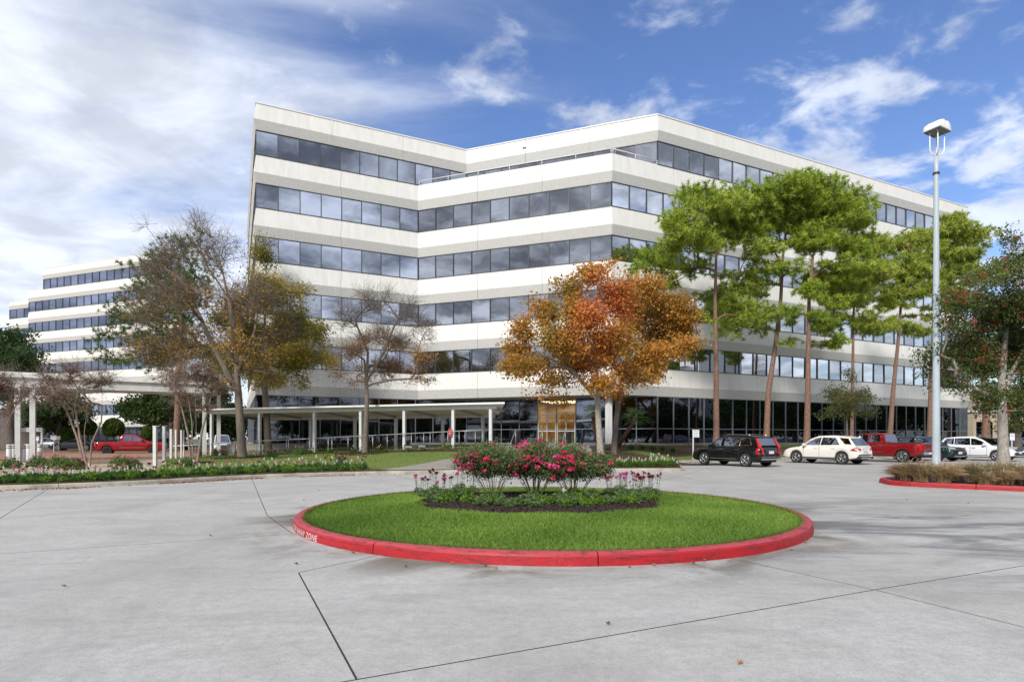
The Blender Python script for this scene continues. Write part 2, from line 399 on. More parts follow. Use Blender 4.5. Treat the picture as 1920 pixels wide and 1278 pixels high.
SL = [[ae, r_, b_, O_, d_, c_, e_, el], [c_, d_, O_, i_, g_, e_], [O_, k_, ke, he, g_, i_], [g_, he, (35, -5), je],
      [el, e_, g_, je, (7.5, -12), (-30, -14)], [r_, ae, (-45, -2), (-45, 17), (-16, 20.5), p_],
      [b_, r_, p_, (-16, 20.5), (-22, 33), (-15.5, 34), l6], [O_, b_, l6, (-15.5, 34), (-9, 34), (-1.2, 16.5)],
      [O_, (-1.2, 16.5), (-9, 34), (12, 34), (3, 17)], [O_, (3, 17), (12, 34), (44, 50), ke, k_],
      [(12, 34), (9, 48), (75, 82), (95, 50), ke, (44, 50)]]
for s_ in SL:
    q = inset(s_, 0.008)
    mb = MB(); mb.add([(p[0], p[1], 0.0) for p in q], [list(range(len(q)))])
    n = len(q)
    mb.add([(p[0], p[1], 0.0) for p in q] + [(p[0], p[1], -0.02) for p in q], [[i, (i + 1) % n, (i + 1) % n + n, i + n] for i in range(n)], 1)
    mb.build('concrete_slab', [M['concrete'], M['joint']], drive)

# kerb line left and middle, in ground coordinates of its face
KL = [(-34, 12.5), (-24, 15.4), (-15.7, 17.85), (-14.3, 18.6), (-12.6, 20.1), (-10.8, 22.6), (-8.6, 24.4), (-5.8, 25.7), (-2.0, 26.7), (4.5, 28.0), (8.2, 28.3)]
KR = [(10.9, 38.4), (21.3, 44.6), (36.0, 52.0), (60.0, 63.6)]
def resample(pts, step):
    P = [Vector((p[0], p[1])) for p in pts]; out = [P[0]]
    for a, b in zip(P[:-1], P[1:]):
        L = (b - a).length; n = max(1, int(L / step))
        for i in range(1, n + 1): out.append(a.lerp(b, i / n))
    return out
def smoothline(pts, it=2):
    P = [Vector((p[0], p[1])) for p in pts]
    for _ in range(it):
        Q = [P[0]]
        for a, b in zip(P[:-1], P[1:]): Q += [a.lerp(b, .25), a.lerp(b, .75)]
        Q.append(P[-1]); P = Q
    return P
def kerb_pieces(line, parent, m, seg=5.0, h=0.15, w=0.16, gap=0.012, closed=False, left=True):
    """line: points along the kerb face, body lies to the left of travel"""
    P = [Vector((p[0], p[1])) for p in line]
    cum = [0]
    for a, b in zip(P[:-1], P[1:]): cum.append(cum[-1] + (b - a).length)
    def at(s):
        s = max(0, min(cum[-1], s))
        for i in range(len(P) - 1):
            if s <= cum[i + 1] + 1e-9:
                t = (s - cum[i]) / max(1e-9, cum[i + 1] - cum[i])
                d = (P[min(i + 2, len(P) - 1)] - P[max(i - 1, 0)]).normalized()
                return P[i].lerp(P[i + 1], t), d
    prof = [(0.0, -0.03), (0.0, 0.0), (0.012, h * 0.70), (0.022, h * 0.86), (0.045, h * 0.96), (0.08, h), (w - 0.02, h), (w, h - 0.015), (w, -0.03)]
    n = max(1, round(cum[-1] / seg)); L = cum[-1] / n
    for k in range(n):
        a, b = k * L + gap / 2, (k + 1) * L - gap / 2
        m_ = max(2, int((b - a) / 0.25)); v = []; fs = []
        for j in range(m_ + 1):
            p, d = at(a + (b - a) * j / m_)
            nn = Vector((-d.y, d.x)) * (1 if left else -1)
            for (o, z) in prof: v.append((p.x + nn.x * o, p.y + nn.y * o, z))
        np_ = len(prof)
        for j in range(m_):
            for i in range(np_ - 1):
                fs.append([j * np_ + i, (j + 1) * np_ + i, (j + 1) * np_ + i + 1, j * np_ + i + 1])
        fs.append(list(range(np_))); fs.append([m_ * np_ + i for i in range(np_)][::-1])
        mb = MB(); mb.add(v, fs, 0, False); mb.build('kerb_segment', m, parent)
kerb = tag(empty('kerb', (0, 0, 0)), kind='structure')
kl = smoothline(KL); kerb_pieces(kl, kerb, M['kerb'], 5.2)
kerb_pieces([(8.2, 28.3), (8.45, 28.45), (8.55, 28.8), (9.6, 33.5), (10.9, 38.2), (11.15, 38.45), (21.3, 44.6), (36, 52), (60, 63.6)], kerb, M['kerb'], 5.5)

# ---- building plan (metres)
d1 = Vector((0.9033, 0.4290)); d2 = Vector((0.9397, -0.3420))
PB = Vector((-7.88, 48.96)); PC = PB - d1 * 12.48; PA = PB + d2 * 16.29
PE = PA + d1 * 4.28; PD = PB + d1 * 4.35; PF = PA + d1 * 46.7
back = Vector((-0.4290, 0.9033))
FZ = 1.16
# terrain height
def interp(x, xs, ys):
    if x <= xs[0]: return ys[0]
    for i in range(len(xs) - 1):
        if x <= xs[i + 1]: return ys[i] + (ys[i + 1] - ys[i]) * (x - xs[i]) / (xs[i + 1] - xs[i])
    return ys[-1]
KLX = [p[0] for p in kl] + [8.45, 9.6, 10.9, 21.3, 36, 60]; KLY = [p[1] for p in kl] + [28.6, 33.5, 38.4, 44.6, 52, 63.6]
def ykerb(x): return interp(x, KLX, KLY)
def ybuild(x): return interp(x, [-24, -21.6, -0.1, 0.0, 7.4, 11.3, 49.6, 62], [42.2, 41.0, 33.2, 33.5, 41.5, 44.6, 62.6, 68.0])
def zback(x): return interp(x, [-24, -21.6, -3, 0, 12, 50], [0.2, 0.3, 1.08, 1.08, 1.08, 1.05])
def hgt(x, y):
    yk, yb = ykerb(x), ybuild(x)
    t = (y - yk) / max(0.5, yb - yk); t = min(1, max(0, t))
    return 0.13 + (zback(x) - 0.13) * t ** 1.15
def terrain_patch(name, poly, m, dz=0.0, step=0.6, **kw):
    """grid sheet clipped to a polygon, following the lawn height"""
    bm = bmesh.new()
    vs = [bm.verts.new((p[0], p[1], 0)) for p in poly]; bm.faces.new(vs)
    xs = [p[0] for p in poly]; ys = [p[1] for p in poly]
    for axis, lo, hi in ((0, min(xs), max(xs)), (1, min(ys), max(ys))):
        n = int((hi - lo) / step)
        for i in range(1, n + 1):
            co = Vector((0, 0, 0)); no = Vector((0, 0, 0)); co[axis] = lo + i * step; no[axis] = 1
            bmesh.ops.bisect_plane(bm, geom=bm.verts[:] + bm.edges[:] + bm.faces[:], plane_co=co, plane_no=no, dist=1e-5)
    for v in bm.verts: v.co.z = hgt(v.co.x, v.co.y) + dz
    for f in bm.faces: f.smooth = True
    me = bpy.data.meshes.new(name); bm.to_mesh(me); bm.free(); me.materials.append(m)
    o = link(name, me); tag(o, **kw); return o
kin = [(p.x - 0.02, p.y + 0.15) for p in kl]
kx = [p for p in kin if p[0] > -12.8]
lawn_poly = [(-12.9, 20.3)] + kx + [(8.3, 28.8), (9.5, 34), (10.75, 38.6), (21.2, 44.9), (36, 52.3), (60, 63.9), (60, 66.8), (49.6, 62.6), (11.3, 44.6), (7.4, 41.8), (0.0, 41.8), (-0.2, 33.4), (-21.6, 41.2), (-23.2, 39.5), (-20.6, 34.5), (-18.4, 31.0)]
terrain_patch('lawn', lawn_poly, M['lawn'], kind='structure', label='sloping green lawn in front of the office building')
# tan sidewalk and paver court at the left
sheet('sidewalk', [(-60, 6), (-34, 12.7), (-24, 15.6), (-15.8, 18.1), (-13.0, 20.2), (-18.6, 31.2), (-23.4, 39.7), (-22.0, 41.5), (-30, 46), (-60, 37)], 0.128, M['tanwalk'])
sheet('parking_lot', [(-150, 25), (-36, 30), (-24.0, 34.5), (-24.6, 41.0), (-24, 46), (-28, 62), (-44, 90), (-150, 120)], 0.140, M['paver'])
# walk from the kerb to the steps
walk = [(-6.0, 25.95), (-2.0, 26.95), (4.4, 28.1), (4.3, 30.5), (3.8, 33.3), (0.0, 33.4), (-1.6, 32.0), (-3.6, 29.6)]
terrain_patch('footpath', walk, M['path'], 0.03, kind='structure', label='grey concrete walk rising from the kerb to the entrance steps')
# raised entrance terrace and ramp
mb = MB()
mb.prism([(0.0, 33.6), (4.6, 34.6), (7.6, 41.6), (11.3, 44.5), (49.6, 62.4), (49.4, 64), (11.3, 47), (-3.9, 53), (-22, 45), (-19.5, 42.6), (-8.0, 44.0), (-3.0, 40.0), (0.9, 37.6)], 0.2, FZ, 0)
mb.build('entrance_terrace', M['path']); tag(bpy.data.objects['entrance_terrace'], kind='structure')
st = tag(empty('entrance_steps', (0, 0, 0)), 'concrete steps with metal handrails leading up to the lobby doors', 'steps')
for k in range(5):
    z1 = FZ - 0.165 * (k + 1)
    mb = MB(); t = -0.33 * k
    a = Vector((0.0, 33.58 + t)); b = Vector((4.6, 34.58 + t)); fwd = Vector((0.21, -0.98)) * 0.33
    mb.prism([a, a + fwd, b + fwd, b], 0.2, z1); mb.build('step', M['kerb'], st)
mb = MB()
RP = [Vector((-21.6, 41.05)), Vector((0.0, 33.2))]
def ramp_z(x): return interp(x, [-21.6, -19, -2.5, 0], [0.30, 0.40, 1.13, FZ + 0.004])
nn = Vector((0.342, 0.94)) * 4.3; vs = []; fs = []
for i in range(13):
    p = RP[0].lerp(RP[1], i / 12); z = ramp_z(p.x)
    vs += [(p.x, p.y, z), (p.x + nn.x, p.y + nn.y, z), (p.x, p.y, z - 0.5), (p.x + nn.x, p.y + nn.y, z - 0.5)]
for i in range(12):
    o = i * 4; fs += [(o, o + 4, o + 5, o + 1), (o + 2, o + 6, o + 4, o), (o + 1, o + 5, o + 7, o + 3)]
mb.add(vs, fs); mb.build('walkway_ramp', M['path']); tag(bpy.data.objects['walkway_ramp'], kind='structure')

# ================================================================== OFFICE BUILDINGS
def seg_normals(path):
    n = []
    for a, b in zip(path[:-1], path[1:]):
        d = (b - a).normalized(); n.append(Vector((d.y, -d.x)))
    return n
def offset_path(path, o):
    ns = seg_normals(path); out = []
    for i, p in enumerate(path):
        if i == 0: out.append(p + ns[0] * o)
        elif i == len(path) - 1: out.append(p + ns[-1] * o)
        else:
            a, b = ns[i - 1], ns[i]; out.append(p + (a + b) * (o / (1 + a.dot(b))))
    return out
def band(path, head, top, parent, panel=6.2, o=0.18, under=0.73, coping=False, mats=None, name='spandrel_panel', counts=None):
    pin = offset_path(path, -0.22); pout = offset_path(path, o)
    prof = [('i', head), ('z', head), ('o', head + under), ('z', top), ('i', top)]
    src = {'i': pin, 'z': path, 'o': pout}
    for s in range(len(path) - 1):
        L = (path[s + 1] - path[s]).length; n = max(1, round(L / panel)) if counts is None else counts[s]
        g = 0.010 / L
        for k in range(n):
            t0 = k / n + (g if k else 0); t1 = (k + 1) / n - (g if k < n - 1 else 0)
            v = []
            for t in (t0, t1):
                for (w, z) in prof:
                    p = src[w][s].lerp(src[w][s + 1], t); v.append((p.x, p.y, z))
            mb = MB()
            mb.add(v, [(1, 6, 7, 2)], 1); mb.add(v, [(2, 7, 8, 3), (3, 8, 9, 4), (4, 9, 5, 0), (0, 5, 6, 1)], 0)
            mb.add(v, [(0, 1, 2, 3, 4), (9, 8, 7, 6, 5)], 0)
            mb.build(name, mats or [M['precast'], M['aggregate']], parent)
        if coping:
            a, b = pin[s], pin[s + 1]; c2 = offset_path(path, 0.05)
            mb = MB(); mb.prism([a, b, c2[s + 1], c2[s]], top + 0.002, top + 0.09); mb.build('coping', M['coping'], parent)
rg = random.Random(3)
_wcache = {}
_var = {}
def variants(g):
    """random deeper and paler pane tints imitate uneven cloud reflections"""
    if g.name not in _var:
        L_ = [g]
        for f_ in (0.80, 1.12):
            h = g.copy(); h.name = g.name + ('_deep' if f_ < 1 else '_pale')
            for nd in h.node_tree.nodes:
                if nd.type == 'BSDF_GLOSSY': c_ = nd.inputs['Color'].default_value; nd.inputs['Color'].default_value = (min(1, c_[0] * f_), min(1, c_[1] * f_), min(1, c_[2] * f_), 1)
            L_.append(h)
        _var[g.name] = L_
    return rg.choice(_var[g.name])
def window_mesh(w, h, mull, transom=None, depth=0.10):
    key = (round(w, 3), round(h, 3), mull.name, transom)
    if key in _wcache: return _wcache[key]
    mb = MB(); t = 0.055
    mb.box(-t / 2, t / 2, -0.05, depth, 0, h); mb.box(t / 2 + 0.001, w - t / 2 - 0.001, -0.035, depth, 0, t); mb.box(t / 2 + 0.001, w - t / 2 - 0.001, -0.035, depth, h - t, h)
    if transom: mb.box(t / 2 + 0.001, w - t / 2 - 0.001, -0.035, depth, transom - t / 2, transom + t / 2)
    _wcache[key] = mb.mesh('window', mull); return _wcache[key]
_pcache = {}
def pane_mesh(w, h, g):
    key = (round(w, 3), round(h, 3), g.name)
    if key not in _pcache:
        mb = MB(); mb.box(-w / 2, w / 2, -0.006, 0.006, -h / 2, h / 2); _pcache[key] = mb.mesh('pane', g)
    return _pcache[key]
def windows(path, z0, z1, counts, parent, glass, mull, name='window', transom=None, sub=True, tilt=0.45, glassf=None):
    for s in range(len(path) - 1):
        a, b = path[s], path[s + 1]; L = (b - a).length; n = counts[s]
        if not n: continue
        w = L / n; ang = math.atan2(b.y - a.y, b.x - a.x); h = z1 - z0
        for k in range(n):
            p = a.lerp(b, k / n)
            f = link(name, window_mesh(w, h, mull, transom), parent, (p.x, p.y, z0), (0, 0, ang))
            gm = glassf(s, k) if glassf else (glass[s] if isinstance(glass, (list, tuple)) else glass)
            gm = variants(gm)
            parts = [(0.03, h - 0.03)] if not transom else [(0.03, transom), (transom, h - 0.03)]
            for (q0, q1) in parts:
                ph = q1 - q0 - 0.03
                link('pane', pane_mesh(w - 0.04, ph, gm), f, (w / 2, 0.03, (q0 + q1) / 2), (R(rg.gauss(0, tilt)), 0, R(rg.gauss(0, tilt))))
ob = tag(empty('office_building', (PB.x, PB.y, 0)), 'white six-storey zigzag office block with dark ribbon windows and a stepped top floor', 'building')
inv = Matrix.Translation(-Vector((PB.x, PB.y, 0)))
S0 = PC + back * 28; S1 = PF + back * 26
lower = [S0, PC, PB, PA, PF, S1]; upper = [S0, PC, PD, PE, PF, S1]
hd = [4.86 + 3.96 * k for k in range(6)]
def place(ob_):                      # children were built in world coordinates
    for c in ob_.children: c.matrix_parent_inverse = Matrix.Translation(-ob_.location)
for k in range(6):
    top = hd[k] + (2.10 if k < 5 else 1.99)
    band(lower if k < 5 else upper, hd[k], top, ob, coping=(k == 5))
gs = [M['glass_side'], M['glass'], M['glass_b'], M['glass_side'], M['glass']]
for k in range(1, 6):
    if k < 5: windows(lower, hd[k] - 1.86, hd[k], [9, 8, 10, 29, 2], ob, gs, M['mullion'])
    else: windows(upper, hd[k] - 1.86, hd[k], [9, 11, 10, 27, 2], ob, gs, M['mullion'])
# ground storey, follows the stepped-back line
def gsel(s, k):
    return M['glass_dark']
lob = (4, 5)      # lobby bays
def ground_windows():
    z0, z1 = FZ, hd[0]; path = upper; counts = [9, 11, 10, 27, 0]
    for s in range(4):
        a, b = path[s], path[s + 1]; L = (b - a).length; n = counts[s]; w = L / n; ang = math.atan2(b.y - a.y, b.x - a.x)
        mull = M['mullion_lt']; h = z1 - z0
        for k in range(n):
            p = a.lerp(b, k / n)
            f = link('storefront_window', window_mesh(w, h, mull, 1.18 if s != 1 else None), ob, (p.x, p.y, z0), (0, 0, ang))
            gm = M['glass_dark']
            if s == 2 and k in (4, 5): gm = M['clear']
            if s == 2 and k in (6, 7): gm = M['glass_bluep']
            for (q0, q1) in ([(0.03, 1.18), (1.18, h - 0.03)] if s != 1 else [(0.03, h - 0.03)]):
                link('pane', pane_mesh(w - 0.04, q1 - q0 - 0.03, gm), f, (w / 2, 0.03, (q0 + q1) / 2), (R(rg.gauss(0, .1)), 0, R(rg.gauss(0, .1))))
def clear_glass():
    m, nt, b = newmat('clear_door_glass'); N = nt.nodes; L = nt.links
    t = N.new('ShaderNodeBsdfTransparent'); t.inputs[0].default_value = (0.72, 0.72, 0.68, 1)
    g = N.new('ShaderNodeBsdfGlossy'); g.inputs['Roughness'].default_value = 0.0
    mx = N.new('ShaderNodeMixShader'); mx.inputs[0].default_value = 0.07
    L.new(t.outputs[0], mx.inputs[1]); L.new(g.outputs[0], mx.inputs[2]); L.new(mx.outputs[0], N['Material Output'].inputs['Surface'])
    return m
M['clear'] = clear_glass()
M['glass_bluep'] = glassmat('blue_backed_glass', (0.16, 0.18, 0.23), (0.03, 0.045, 0.085), 0.1)
ground_windows()
# lobby room behind the clear bays
dde = (PE - PD).normalized(); nin = Vector((-dde.y, dde.x))
Ld = (PE - PD).length
def LP(t, q, z): p = PD + dde * (Ld * t) + nin * q; return (p.x, p.y, z)
t0, t1 = 3.6 / 10, 6.4 / 10
mb = MB(); mb.add([LP(t0, .2, FZ + .01), LP(t1, .2, FZ + .01), LP(t1, 5, FZ + .01), LP(t0, 5, FZ + .01)], [(0, 1, 2, 3)]); mb.build('lobby_floor', M['tanwalk'], ob)
mb = MB(); mb.add([LP(t0, 5, FZ), LP(t1, 5, FZ), LP(t1, 5, 4.8), LP(t0, 5, 4.8)], [(0, 1, 2, 3)]); mb.add([LP(t0, .2, FZ), LP(t0, 5, FZ), LP(t0, 5, 4.8), LP(t0, .2, 4.8)], [(0, 1, 2, 3)]); mb.add([LP(t1, .2, FZ), LP(t1, 5, FZ), LP(t1, 5, 4.8), LP(t1, .2, 4.8)], [(0, 1, 2, 3)]); mb.build('lobby_wall', M['lobby'], ob)
mb = MB(); mb.add([LP(.47, 3.0, FZ + .9), LP(.60, 3.0, FZ + .9), LP(.60, 3.0, 3.9), LP(.47, 3.0, 3.9)], [(0, 1, 2, 3)]); mb.build('timber_panel', M['wood'], ob)
mb = MB()
for sgn in (0,):
    pts = [LP(.47, 2.6, FZ), LP(.585, 2.6, FZ), LP(.585, 3.0, FZ), LP(.47, 3.0, FZ)]
    mb.prism([Vector((p[0], p[1])) for p in pts], FZ + .01, FZ + 1.05)
mb.build('reception_desk', M['soffit'], ob)
lm, nt_, b_m = newmat('lit_ceiling_panel'); b_m.inputs['Emission Color'].default_value = (1, .82, .5, 1); b_m.inputs['Emission Strength'].default_value = 2.2
mb = MB(); mb.add([LP(.40, .6, 4.7), LP(.60, .6, 4.7), LP(.60, 4.4, 4.7), LP(.40, 4.4, 4.7)], [(0, 1, 2, 3)]); mb.build('lobby_ceiling_light', lm, ob)
# door bars in the clear bays
for tt in (.40, .50):
    mb = MB(); w = Ld / 10
    for (x0, x1, z0, z1) in ((.06, .10, 0, 2.35), (w - .10, w - .06, 0, 2.35), (.06, w - .06, 2.35, 2.41), (.12, w - .12, 1.0, 1.06), (w / 2 - .02, w / 2 + .02, 0, 2.35)):
        p = PD + dde * (Ld * tt); ang = math.atan2(dde.y, dde.x)
        mb.box(x0, x1, -.05, -.01, z0, z1, 0, Matrix.Translation((p.x, p.y, FZ)) @ Matrix.Rotation(ang, 4, 'Z'))
    mb.build('entrance_door', M['white'], ob)
# roofs, terrace, soffit, core
mb = MB(); q = offset_path(upper, -0.2); mb.add([(p.x, p.y, 26.3) for p in q], [list(range(6))]); mb.build('roof', M['roof'], ob)
mb = MB(); mb.add([(p.x, p.y, 22.55) for p in (PB, PA, PE, PD)], [(0, 1, 2, 3)]); mb.build('terrace_floor', M['roof'], ob)
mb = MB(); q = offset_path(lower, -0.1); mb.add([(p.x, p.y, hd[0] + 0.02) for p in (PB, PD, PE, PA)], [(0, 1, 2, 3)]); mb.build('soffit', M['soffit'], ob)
mb = MB(); q = offset_path(upper, -0.35); q2 = q
mb.add([(p.x, p.y, 1.0) for p in q] + [(p.x, p.y, 26.2) for p in q], [(5, 0, 6, 11)]); mb.build('rear_wall', M['precast'], ob)
for k in range(1, 6):
    q = offset_path(lower if k < 5 else upper, -0.3)
    mb = MB(); mb.add([(p.x, p.y, hd[k] + 0.5) for p in q], [list(range(6))]); mb.build('floor_slab', M['core'], ob)
mb = MB(); cp = PA + (Vector((0.045, -1.0)).normalized()) * -1.1
mb.box(-.19, .19, -.19, .19, 0.9, 4.87, 0, Matrix.Translation((cp.x, cp.y, 0)) @ Matrix.Rotation(R(25), 4, 'Z')); mb.build('column', M['coping'], ob)
# base plinth under the storefront
mb = MB()
q0 = offset_path(upper, 0.12); q1 = offset_path(upper, -0.2)
for s in range(4):
    mb.prism([q0[s], q0[s + 1], q1[s + 1], q1[s]], 0.3, FZ - 0.004)
mb.build('plinth', M['kerb'], ob)
# terrace railing
rl = [PB + d1 * .3, PB + d2 * 0.2, PA, PE]
rl = [PB, PA, PE]
for s in range(2):
    a, b = rl[s], rl[s + 1]; mb = MB()
    a2 = a + (b - a).normalized() * .1; b2 = b - (b - a).normalized() * .05
    mb.tube([(a2.x, a2.y, 23.14), (b2.x, b2.y, 23.14)], 0.035, 6, 0)
    mb.build('roof_rail', M['coping'], ob)
    n = max(2, int((b - a).length / 2.4))
    for k in range(n + 1):
        p = a2.lerp(b2, k / n); mb = MB(); mb.tube([(p.x, p.y, 22.78), (p.x, p.y, 23.12)], 0.025, 6); mb.build('rail_post', M['coping'], ob)
# little scupper vents in the parapet
for (seg, t, z) in (((PD, PE), 0.33, 25.9), ((PA, PF), 0.50, 25.7)):
    p = seg[0].lerp(seg[1], t); d = (seg[1] - seg[0]).normalized(); mb = MB()
    mb.box(-.22, .22, -.10, .1, -.12, .12, 0, Matrix.Translation((p.x, p.y, z)) @ Matrix.Rotation(math.atan2(d.y, d.x), 4, 'Z'))
    mb.box(-.15, .15, -.12, -.101, -.07, .07, 1, Matrix.Translation((p.x, p.y, z)) @ Matrix.Rotation(math.atan2(d.y, d.x), 4, 'Z'))
    mb.build('scupper', [M['coping'], M['dark']], ob)
place(ob)

# far office building, same family
fb_o = Vector((-64.5, 100.7))
fb = tag(empty('office_building', (fb_o.x, fb_o.y, 0)), 'more distant white office block with ribbon windows at the far left', 'building')
fL1 = fb_o - d2 * 24.7; fLb = fb_o - d2 * 28.9; fR = fb_o + d2 * 9.0; fR2 = fR + back * 20
fup = [fL1 + back * 20, fL1, fR, fR2]; flo = [fLb + back * 20, fLb, fR, fR2]
fh = [31.3 - 3.96 * i for i in range(8)]
for i, h in enumerate(fh):
    pth = fup if i == 0 else flo
    band(pth, h, h + (1.95 if i == 0 else 2.1), fb, panel=9, coping=(i == 0))
    if i < 7: windows(pth, h - 1.86, h, [3, 20 if i else 18, 4], fb, M['glass_far'], M['mullion'], tilt=.15)
    else: windows(pth, 0.2, h, [3, 20, 4], fb, M['glass_dark'], M['mullion'], name='storefront_window', tilt=.15)
gL = fLb + Vector((.342, .94)) * 3; gL2 = gL - d2 * 11
for i in range(1, 8):
    pth = [gL2 + back * 15, gL2, gL]
    band(pth, fh[i], fh[i] + (1.5 if i == 1 else 2.1), fb, panel=8, coping=(i == 1))
    if i < 7: windows(pth, fh[i] - 1.86, fh[i], [2, 5], fb, M['glass_far'], M['mullion'])
mb = MB(); mb.add([(p.x, p.y, 32.9) for p in fup], [(0, 1, 2, 3)]); mb.add([(p.x, p.y, 28.9) for p in (flo[0], flo[1], fL1, fL1 + back * 20)], [(0, 1, 2, 3)]); mb.add([(p.x, p.y, 28.6) for p in (gL2 + back * 15, gL2, gL, gL + back * 15)], [(0, 1, 2, 3)]); mb.build('roof', M['roof'], fb)
mb = MB()
for z in fh: mb.add([(p.x, p.y, z + .6) for p in offset_path(fup, -.3)], [(0, 1, 2, 3)])
mb.build('floor_slab', M['core'], fb)
place(fb)
# small white utility building at the far left, and tan garage at the far right
def slab_building(label, cen, w, d, h, rz, floors, m, over=True):
    o = tag(empty('annex_building', (cen[0], cen[1], 0), rz), label, 'building')
    mb = MB(); mb.box(-w / 2, w / 2, 0, d, 0.0, h); mb.build('wall', m, o)
    mb = MB(); mb.box(-w / 2 - .2, w / 2 + .2, -.2, d + .2, h + .003, h + .25); mb.build('roof', M['coping'], o)
    for f in range(floors):
        z = h * (f + .25) / floors; n = int(w / 4)
        for k in range(n):
            x = -w / 2 + (k + .5) * w / n; mb = MB(); mb.box(x - w / n * .38, x + w / n * .38, -.04, .05, z, z + h / floors * .5); mb.build('window', M['glass_dark'], o)
    return o
o = slab_building('low white wall of an annex beyond the far left covered walk', (-66, 66), 12, 8, 4.6, R(-20), 1, M['precast'])
o = slab_building('tan parking structure beyond the right end of the office block', (112, 108), 60, 20, 10, R(15), 3, mat('tan_block', (0.34, 0.27, 0.21), .85, var=.15))
o = slab_building('low tan building seen past the white cars at the right', (66, 78), 12, 8, 5.0, R(18), 1, M['tanwalk'])
# white mid-rise across the street, mirrored in the storefront glass
o = tag(empty('hotel_building', (96, 4, 0), R(-75)), 'white balcony block across the street, mirrored in the ground-floor glass', 'building')
mb = MB(); mb.box(-14, 14, 0, 14, 0, 24); mb.build('wall', M['precast'], o)
for f in range(7):
    for k in range(9):
        x = -12.4 + k * 3.1; z = 1.2 + f * 3.3; mb = MB(); mb.box(x - .9, x + .9, -.05, .1, z, z + 1.8); mb.build('window', M['glass_far'], o)
        if k % 3 == 1: mb = MB(); mb.box(x - 1.3, x + 1.3, -1.2, 0, z - .3, z - .15); mb.box(x - 1.3, x + 1.3, -1.2, -1.15, z - .14, z + .8); mb.build('balcony', M['coping'], o)

# ================================================================== ISLAND
isl = tag(empty('traffic_island', (ISL[0], ISL[1], 0)), 'round island with red painted kerb and green turf in the circle drive', 'traffic island')
N_ = 120
ring = [(ISL[0] + IR * math.cos(R(-158 - 360 * i / N_)), ISL[1] + IR * math.sin(R(-158 - 360 * i / N_))) for i in range(N_ + 1)]
# clockwise travel has the body on the right hand side
before = set(isl.children)
kerb_pieces(ring, isl, M['red'], 3.14, h=0.165, w=0.20, gap=0.016, left=False)
nr, na = 14, 96; v = [(ISL[0], ISL[1], 0.30)]; fs = []
def island_z(x, y):
    r = math.hypot(x - ISL[0], y - ISL[1]) / (IR - .2)
    return 0.125 + 0.10 * max(0, 1 - r * r)
v = []
for i in range(nr + 1):
    for j in range(na):
        r = (IR - .19) * i / nr; t = 2 * math.pi * j / na; x, y = ISL[0] + r * math.cos(t), ISL[1] + r * math.sin(t); v.append((x, y, island_z(x, y)))
for i in range(nr):
    for j in range(na):
        fs.append((i * na + j, (i + 1) * na + j, (i + 1) * na + (j + 1) % na, i * na + (j + 1) % na))
mb = MB(); mb.add(v, fs, 0, True); mb.build('turf', M['turf'], isl)
# stencilled words on the kerb face
tcu = bpy.data.curves.new('kerb_lettering', 'FONT'); tcu.body = 'TOW AWAY ZONE'; tcu.size = 0.125; tcu.space_character = 1.12
to = bpy.data.objects.new('kerb_lettering', tcu); C.objects.link(to)
bpy.context.view_layer.update()
dg = bpy.context.evaluated_depsgraph_get(); tm = bpy.data.meshes.new_from_object(to.evaluated_get(dg)); bpy.data.objects.remove(to)
xs = [v_.co.x for v_ in tm.vertices]; W_ = max(xs) - min(xs)
# the words end where the photo shows them to end
th_end = None
for k in range(3600):
    t = R(180 + k * 0.05); x = ISL[0] + IR * math.cos(t); y = ISL[1] + IR * math.sin(t)
    if 960 + F * x / y >= 594 and x / y > -.377: th_end = t; break
wid = 1.55
for v_ in tm.vertices:
    s = (v_.co.x - min(xs)) / W_; t = th_end - wid / IR * (1 - s); zz = 0.012 + v_.co.y * 1.08
    rr = IR - 0.012 * min(1, zz / 0.115) + 0.003
    v_.co = (ISL[0] + rr * math.cos(t), ISL[1] + rr * math.sin(t), zz)
tm.materials.clear(); tm.materials.append(M['stencil'])
to = link('stencilled_lettering', tm, isl)
place(isl)
isl2 = None
# right-hand island with red kerb
ri_front = [(12.88, 20.0), (13.0, 19.35), (13.7, 18.75), (15.0, 17.6), (16.4, 16.5), (19, 15.0), (24, 12.6), (30, 10)]
ri = tag(empty('traffic_island', (16, 20, 0)), 'mulched island with red kerb, dry grasses and the tall lamp at the right', 'traffic island')
rline = smoothline(ri_front, 1)
kerb_pieces(rline, ri, M['red'], 2.6, h=0.165, w=0.17, gap=0.02, left=True)
rb_ = [(30, 12.5), (31, 16), (24, 20.6), (18.5, 22.6), (15.2, 22.6), (13.4, 21.5), (12.88, 20.0)]
rline2 = smoothline(rb_, 1); kerb_pieces(rline2, ri, M['red'], 2.8, h=0.165, w=0.17, gap=0.02, left=True)
mb = MB(); pl = [(p.x, p.y) for p in rline[:-1]] + [(p.x, p.y) for p in rline2[1:]]
pl = inset(pl, 0.1); mb.add([(p[0], p[1], 0.135) for p in pl], [list(range(len(pl)))]); mb.build('mulch', M['soil'], ri)
place(ri)
